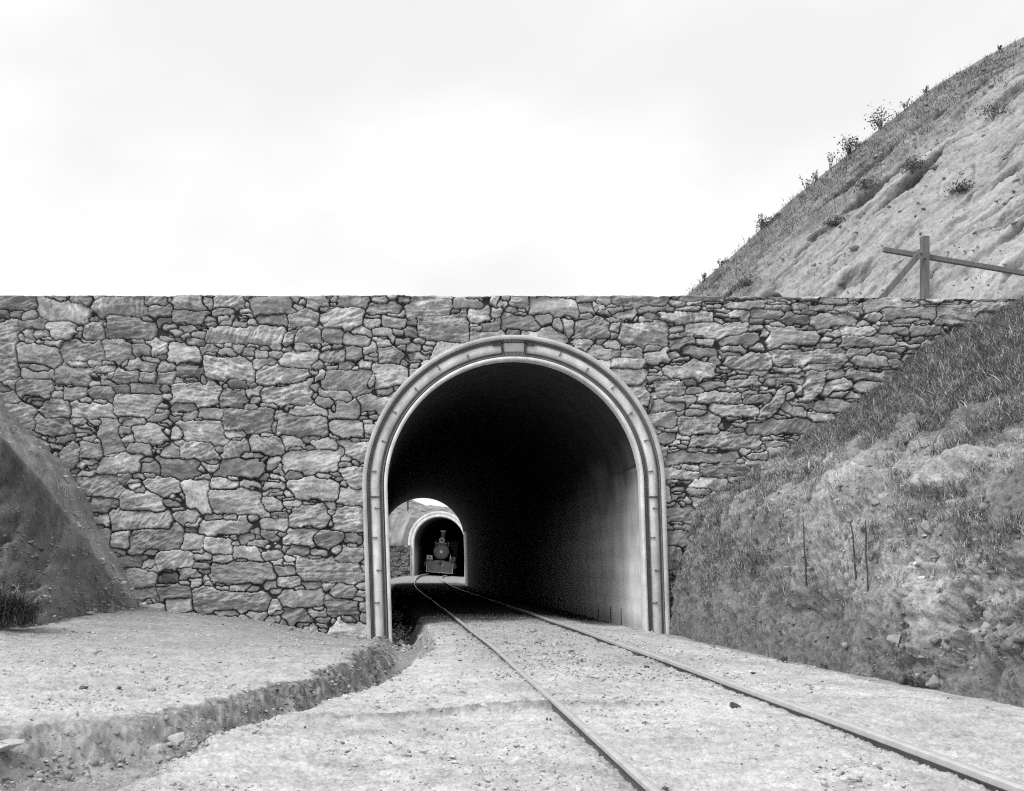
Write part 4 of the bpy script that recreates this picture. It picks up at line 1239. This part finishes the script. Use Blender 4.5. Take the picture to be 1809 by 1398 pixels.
def build_grass(BV, g):
    r = np.random.default_rng(15)
    ny, ns = BV.shape[:2]
    # tufts over the bank: denser on the upper slope, by the wall foot and along the outer edge
    roots, hs, tn = [], [], []
    Ys = BV[:, :, 1]; Zs = BV[:, :, 2]
    si = np.broadcast_to(np.linspace(0, 1, ns), (ny, ns))
    nz1 = fbm(si * 30, Ys * 1.4, 181, 3); nz2 = fbm(si * 60, Ys * 3.5, 182, 2)
    pat = ss(-.15, .35, nz1 + .6 * nz2)
    upper = ss(2.6, 3.3, Zs + .4 * nz1)
    foot = ss(.4, .8, Zs) * (1 - ss(2.2, 2.8, Zs)) * ss(14.5, 16.5, Ys)
    edge = ss(.8, 1.5, Zs) * (1 - ss(12.5, 14, Ys))
    den = upper * (.45 + .55 * pat) + foot * pat * .8 + edge * pat * .8 + .10 * ss(.2, .6, Zs) * pat
    den = np.clip(den, 0, 1).ravel(); den[Ys.ravel() < 5] = 0
    flat = BV.reshape(-1, 3)
    vis = (flat[:, 0] < flat[:, 1] * .66 + .5) & (flat[:, 2] < 8)
    p = den * vis; p = p / p.sum()
    pick = r.choice(len(flat), 19000, p=p, replace=False)
    for i in pick:
        nb = r.integers(7, 20)
        c = flat[i]; k = np.clip(r.normal(.13, .06), .05, .30) * (1 if c[2] > 2.2 else .75)
        t0 = r.choice([.46, .38, .30, .20, .10])
        for _ in range(nb):
            roots.append(c + np.array([r.normal(0, .05), r.normal(0, .05), -.02])); hs.append(k * r.uniform(.5, 1.2)); tn.append(t0 * r.uniform(.6, 1.5))
    lf = LV.reshape(-1, 3)
    lw = (((LV[..., 1] > 17.5) & (LV[..., 1] < 20.0) & (LV[..., 0] > -7.5)) * (ss(-.1, .4, fbm(LV[..., 0] * 2, LV[..., 2] * 2 + LV[..., 1], 192, 3)))).ravel(); lw = lw / lw.sum()
    for i in r.choice(len(lf), 420, p=lw):
        k = r.uniform(.05, .16); t0 = r.choice([.34, .24, .14])
        for _ in range(r.integers(6, 14)):
            roots.append(lf[i] + np.array([r.normal(0, .05), r.normal(0, .05), -.02])); hs.append(k * r.uniform(.5, 1.2)); tn.append(t0 * r.uniform(.6, 1.5))
    n = len(roots)
    nv = np.tile(np.array([-.25, -.1, .96]), (n, 1))
    o = blades('grass', roots, nv, np.array(hs), np.array(tn), M_GRASS, 16, .0050, 1.1)
    tag(o, 'short dry grass growing in tufts on the earth bank', 'grass', kind='stuff')


def build_clump(bv):
    """the big dark tuft at the foot of the dark bank"""
    r = np.random.default_rng(19)
    root = tag(empty('grass_clump', P(22, 1100, 14.55)), 'big dark arching grass tuft at the foot of the dark earth bank', 'grass')
    roots, hs, tn = [], [], []
    for _ in range(1100):
        roots.append((r.normal(-.12, .15), r.normal(.12, .10), -.05 + abs(r.normal(0, .12)))); hs.append(r.uniform(.18, .50)); tn.append(r.choice([.05, .08, .14, .24]))
    blades('foliage', roots, np.tile(np.array([0, -.15, .98]), (len(roots), 1)), np.array(hs), np.array(tn), M_GRASS, 20, .008, 1.25, 5, root)


def hit(bvh, px, py):
    d = (P(px, py, 1.0) - Vector((0, 0, HC))).normalized()
    loc, nrm, idx, dist = bvh.ray_cast(Vector((0, 0, HC)), d)
    return loc


def shrub(loc, h, w, nl, leaf, label, group, seed, spindly=False):
    r = np.random.default_rng(seed)
    root = tag(empty('shrub', loc), label, 'shrub', group)
    st = MB(); V, Q = [], []; n = 0
    ends = []
    nst = 4 if spindly else 10
    for k in range(nst):
        a = r.uniform(0, 6.28); sp = r.uniform(.1, 1) * w * .6
        e = Vector((math.cos(a) * sp, math.sin(a) * sp, h * r.uniform(.4, 1.0)))
        mid = Vector((e.x * .45, e.y * .45, e.z * .35))
        st.tube([(0, 0, -.15), mid, e], [h * .014 + .006, h * .010 + .004, .004], 5)
        ends.append((mid, e))
    st.build('stem', M_STEM, root)
    for _ in range(nl):
        mid, e = ends[r.integers(nst)]
        f = r.uniform(-.1, 1.05) if not spindly else r.uniform(.1, 1.08)
        c = np.array(mid) * (1 - f) + np.array(e) * f
        c = c + r.normal(0, (w * .10 if spindly else w * .20), 3) * np.array([1, 1, .7])
        c[2] = max(c[2], .02)
        a = r.normal(size=3); a /= np.linalg.norm(a); b_ = np.cross(a, r.normal(size=3)); b_ /= np.linalg.norm(b_)
        s = leaf * r.uniform(.5, 1.3)
        V += [c - a * s, c + b_ * s * .45, c + a * s, c - b_ * s * .45]; Q.append((n, n + 1, n + 2, n + 3)); n += 4
    link('foliage', mesh_np('foliage', np.array(V), np.array(Q)), M_FOLIAGE, root, smooth=False)
    return root


def hstrip_full():
    a = np.zeros(HV.shape[:2]); a[:, :hstrip.shape[1]] = hstrip
    return a


def build_hill_plants(hill):
    dg = bpy.context.evaluated_depsgraph_get()
    bvh = BVHTree.FromObject(hill, dg)

    def on_hill(px, py):
        for k in range(60):
            p = hit(bvh, px, py + k * 1.5)
            if p: return p
        return None
    r = np.random.default_rng(23)
    sky = [(1243, 492, .60), (1272, 465, .45), (1345, 385, .85), (1425, 330, .95), (1440, 318, .8), (1467, 290, 1.0), (1500, 268, 1.15), (1512, 258, .8), (1556, 222, 1.25), (1600, 190, .9), (1634, 160, .5), (1766, 78, .3)]
    ords = ['lowest', 'second', 'third', 'fourth', 'fifth', 'sixth', 'seventh', 'eighth', 'ninth', 'tenth', 'eleventh', 'highest']
    for i, (px, py, hh) in enumerate(sky):
        p = on_hill(px, py + 6)
        if not p: continue
        bushy = i in (6, 8)
        lab = f'spindly shrub against the sky on the hill crest, {ords[i]} ' + ('of the row' if i in (0, 11) else 'up the slope')
        if i == 8: lab = 'roundest leafy shrub against the sky on the hill crest'
        if i == 6: lab = 'broad leafy shrub leaning on the crest below the roundest skyline shrub'
        shrub(p, hh * .68, hh * (.7 if bushy else .45), 330 if bushy else 70, .05 if bushy else .045, lab, 'shrubs along the hill crest', 40 + i, not bushy)
    dark = [(1322, 505, .75, 'dark shrub just above the wall top below the hill crest'), (1352, 400, .7, 'low dark bush on the hill crest, above the wall top shrub'),
            (1755, 208, 1.0, 'dark bush high on the rock face near the top of the hill'), (1700, 338, .6, 'small dark bush in a crack above the timber post'),
            (1612, 300, .7, 'flat dark bush on the grassy band below the skyline shrubs'), (1528, 335, .8, 'wide dark bush in the middle of the grassy band'), (1475, 398, .6, 'dark bush at the lower edge of the grassy band')]
    for i, (px, py, hh, lab) in enumerate(dark):
        p = hit(bvh, px, py)
        if p: shrub(p, hh * .36, hh * 1.0, 480, .045, lab, 'dark bushes on the hillside', 70 + i)
    # low scrub hugging the crest: one ragged mass
    roots, hs, tn = [], [], []
    for _ in range(1000):
        px = r.uniform(1215, 1800)
        cy = np.interp(px, [1215, 1300, 1400, 1500, 1640, 1740, 1809], [520, 447, 352, 272, 160, 102, 66])
        p = hit(bvh, px, cy + abs(r.normal(0, 34)) + 3)
        if not p: continue
        k = r.uniform(.08, .26)
        for _ in range(14):
            roots.append((p.x + r.normal(0, .16), p.y + r.normal(0, .16), p.z - .05)); hs.append(k * r.uniform(.5, 1.2)); tn.append(r.choice([.09, .14, .2, .26]))
    fl = HV.reshape(-1, 3)
    wgt = (np.clip(hstrip_full(), 0.03, 1) * (HV[..., 2] > 5.5)).ravel(); wgt /= wgt.sum()
    for i in r.choice(len(fl), 1600, p=wgt):
        k = r.uniform(.05, .18); t0 = r.choice([.07, .10, .16, .24, .3])
        for _ in range(r.integers(6, 14)):
            roots.append(tuple(fl[i] + np.array([r.normal(0, .10), r.normal(0, .10), -.03]))); hs.append(k * r.uniform(.5, 1.2)); tn.append(t0 * r.uniform(.7, 1.3))
    o = blades('scrub', roots, np.tile(np.array([-.2, 0, .98]), (len(roots), 1)), np.array(hs), np.array(tn), M_GRASS, 24, .011, .8)
    tag(o, 'thin scrub and grass clinging to the hill crest', 'scrub', kind='stuff')


def build_timber():
    Y = 22.0
    root = tag(empty('timber_frame', P(1633, 540, Y)), 'weathered timber post with a slanting rail and a brace, standing behind the wall top', 'fence')
    o0 = root.location

    def beam(name, a, b_, w, d):
        a, b_ = Vector(a), Vector(b_)
        z = (b_ - a).normalized(); x = z.cross(Vector((0, 1, 0))).normalized(); y = z.cross(x)
        M = Matrix((x, y, z)).transposed()
        mb = MB().box((a + b_) / 2 - o0, (w, d, (b_ - a).length), M, bev=.008)
        mb.build(name, M_WOOD, root)
    beam('post', P(1633.5, 418, Y), P(1633.5, 545, Y), .135, .135)
    beam('brace', P(1626, 447, Y - .11), P(1545, 541, Y - .11), .115, .07)
    beam('rail', P(1560, 441, Y + .115), P(1845, 489, Y + .115), .095, .08)
    for q in (P(1633, 458, Y - .05), P(1627, 449, Y - .13)):
        MB().tube([q - o0, q - o0 + Vector((0, -.03, 0))], .02, 8).build('bolt', M_DARKIRON, root)


def build_stalks(bank):
    dg = bpy.context.evaluated_depsgraph_get()
    bvh = BVHTree.FromObject(bank, dg)
    r = np.random.default_rng(33)
    for i, (bx, by, tx, ty, lab) in enumerate([(1424, 1020, 1418, 912, 'thin dead stalk on the bank, the one nearest the tunnel'),
                                               (1512, 1010, 1502, 922, 'dead stalk with a crooked top, middle one of three on the bank'),
                                               (1533, 1040, 1527, 918, 'tallest and thickest dead stalk on the bank')]):
        p = hit(bvh, bx, by)
        if not p: continue
        top = P(tx, ty, p.y - .1) - p
        root = tag(empty('dry_stalk', p), lab, 'plant', 'dead stalks on the bank')
        mb = MB()
        pts = [Vector((0, 0, -.1))] + [top * f + Vector((r.normal(0, .008), 0, 0)) for f in (.25, .5, .75, 1.0)]
        mb.tube(pts, [.010, .010, .009, .008, .005], 6)
        mb.build('stem', M_STEM, root)
        roots = [tuple(top * r.uniform(.05, .98)) for _ in range(46)]
        blades('foliage', roots, np.tile(np.array([0, -.3, .8]), (46, 1)), r.uniform(.03, .07, 46), np.full(46, .10), M_GRASS, 34 + i, .006, .8, 2, root)
    # some stones sitting on the bank
    for i, (px, py, s, t, lab) in enumerate([(1580, 1132, .075, .33, 'pale flat stone on the lower bank below the dead stalks'), (1652, 1205, .10, .32, 'pale squarish stone at the very foot of the bank'),
                                             (1545, 890, .06, .30, 'pale stone high on the bank above the dead stalks'), (1640, 935, .10, .30, 'grey stone half way up the bank, above the pale ledge'),
                                             (1745, 1105, .08, .4, 'small white stone on the outer hump of the bank')]):
        p = hit(bvh, px, py)
        if p: single_rock('stone', p + Vector((0, 0, s * .1)), (s * 1.3, s, s * 1.0), t, lab, 'stone', 90 + i)
    return bvh


def build_single_rocks():
    def on_ground(px, py):
        Y = 12.0
        for _ in range(30):
            X = (px - PX) / F * Y
            z = float(gz(X, Y)[0]); Y = (HC - z) * F / (py - PY)
        return Vector(((px - PX) / F * Y, Y, z))
    L_ = [(1385, 1171, (.075, .06, .06), .05, 'dark lump lying on the smooth silt of the drain'),
          (1143, 1180, (.045, .04, .03), .06, 'small black stone between the rails'),
          (1108, 1192, (.09, .05, .03), .5, 'flat whitish stone between the rails near the tunnel'),
          (860, 1254, (.05, .04, .04), .55, 'round pale stone beside the step across the ground'),
          (315, 1310, (.09, .06, .05), .5, 'pale broken stone on the lip of the ditch'),
          (290, 1325, (.12, .08, .08), .20, 'dark squarish boulder in the near end of the ditch'),
          (1298, 1250, (.05, .04, .03), .08, 'small dark stone in the middle of the near track'),
          (145, 1217, (.05, .04, .02), .12, 'dark stone on the open ground beyond the ditch')]
    for i, (px, py, s, t, lab) in enumerate(L_):
        p = on_ground(px, py)
        single_rock('stone', p + Vector((0, 0, s[2] * .25)), s, t, lab, 'stone', 110 + i)
    p = P(1360, 517, 21.3)
    single_rock('boulder', (p.x, p.y, p.z - .05), (.27, .2, .13), .16, 'dark pointed boulder lying on top of the wall', 'boulder', 131)
    dg_ = bpy.context.evaluated_depsgraph_get()
    p = hit(BVHTree.FromObject(bpy.data.objects['ground'], dg_), 25, 1345)
    o = single_rock('sod_slab', p + Vector((-.10, .02, .085)), (.24, .14, .030), .46, 'pale slab of crust overhanging the near end of the ditch', 'slab', 133)
    o.rotation_euler = (.05, -.12, .10)


GV, gface, gt = build_ground()
build_stone_wall()
bank, BV, g, bt, bout = build_right_bank()
LV, llow, lt = build_left_bank()
hill, HV, hstrip = build_hill()
build_tunnel()
build_portal()
far_slope = build_far_portal()
build_track()
build_loco()
build_timber()
build_gravel()
build_clods()
build_grass(BV, g)
build_clump(None)
build_hill_plants(hill)
build_stalks(bank)
build_single_rocks()
# line pole on the slope above the far portal
dg = bpy.context.evaluated_depsgraph_get()
bvh = BVHTree.FromObject(far_slope, dg)
p = hit(bvh, 720.5, 902) or P(720.5, 902, 112)
pole = tag(empty('line_pole', p), 'thin distant pole on the slope seen through the tunnel', 'pole')
MB().tube([(0, 0, -.3), (0, 0, P(720, 884, p.y).z - p.z)], [.09, .07], 8).build('mast', M_STEM, pole)
MB().box((0, -.09, P(720, 886, p.y).z - p.z), (.7, .07, .09)).build('crossarm', M_STEM, pole)
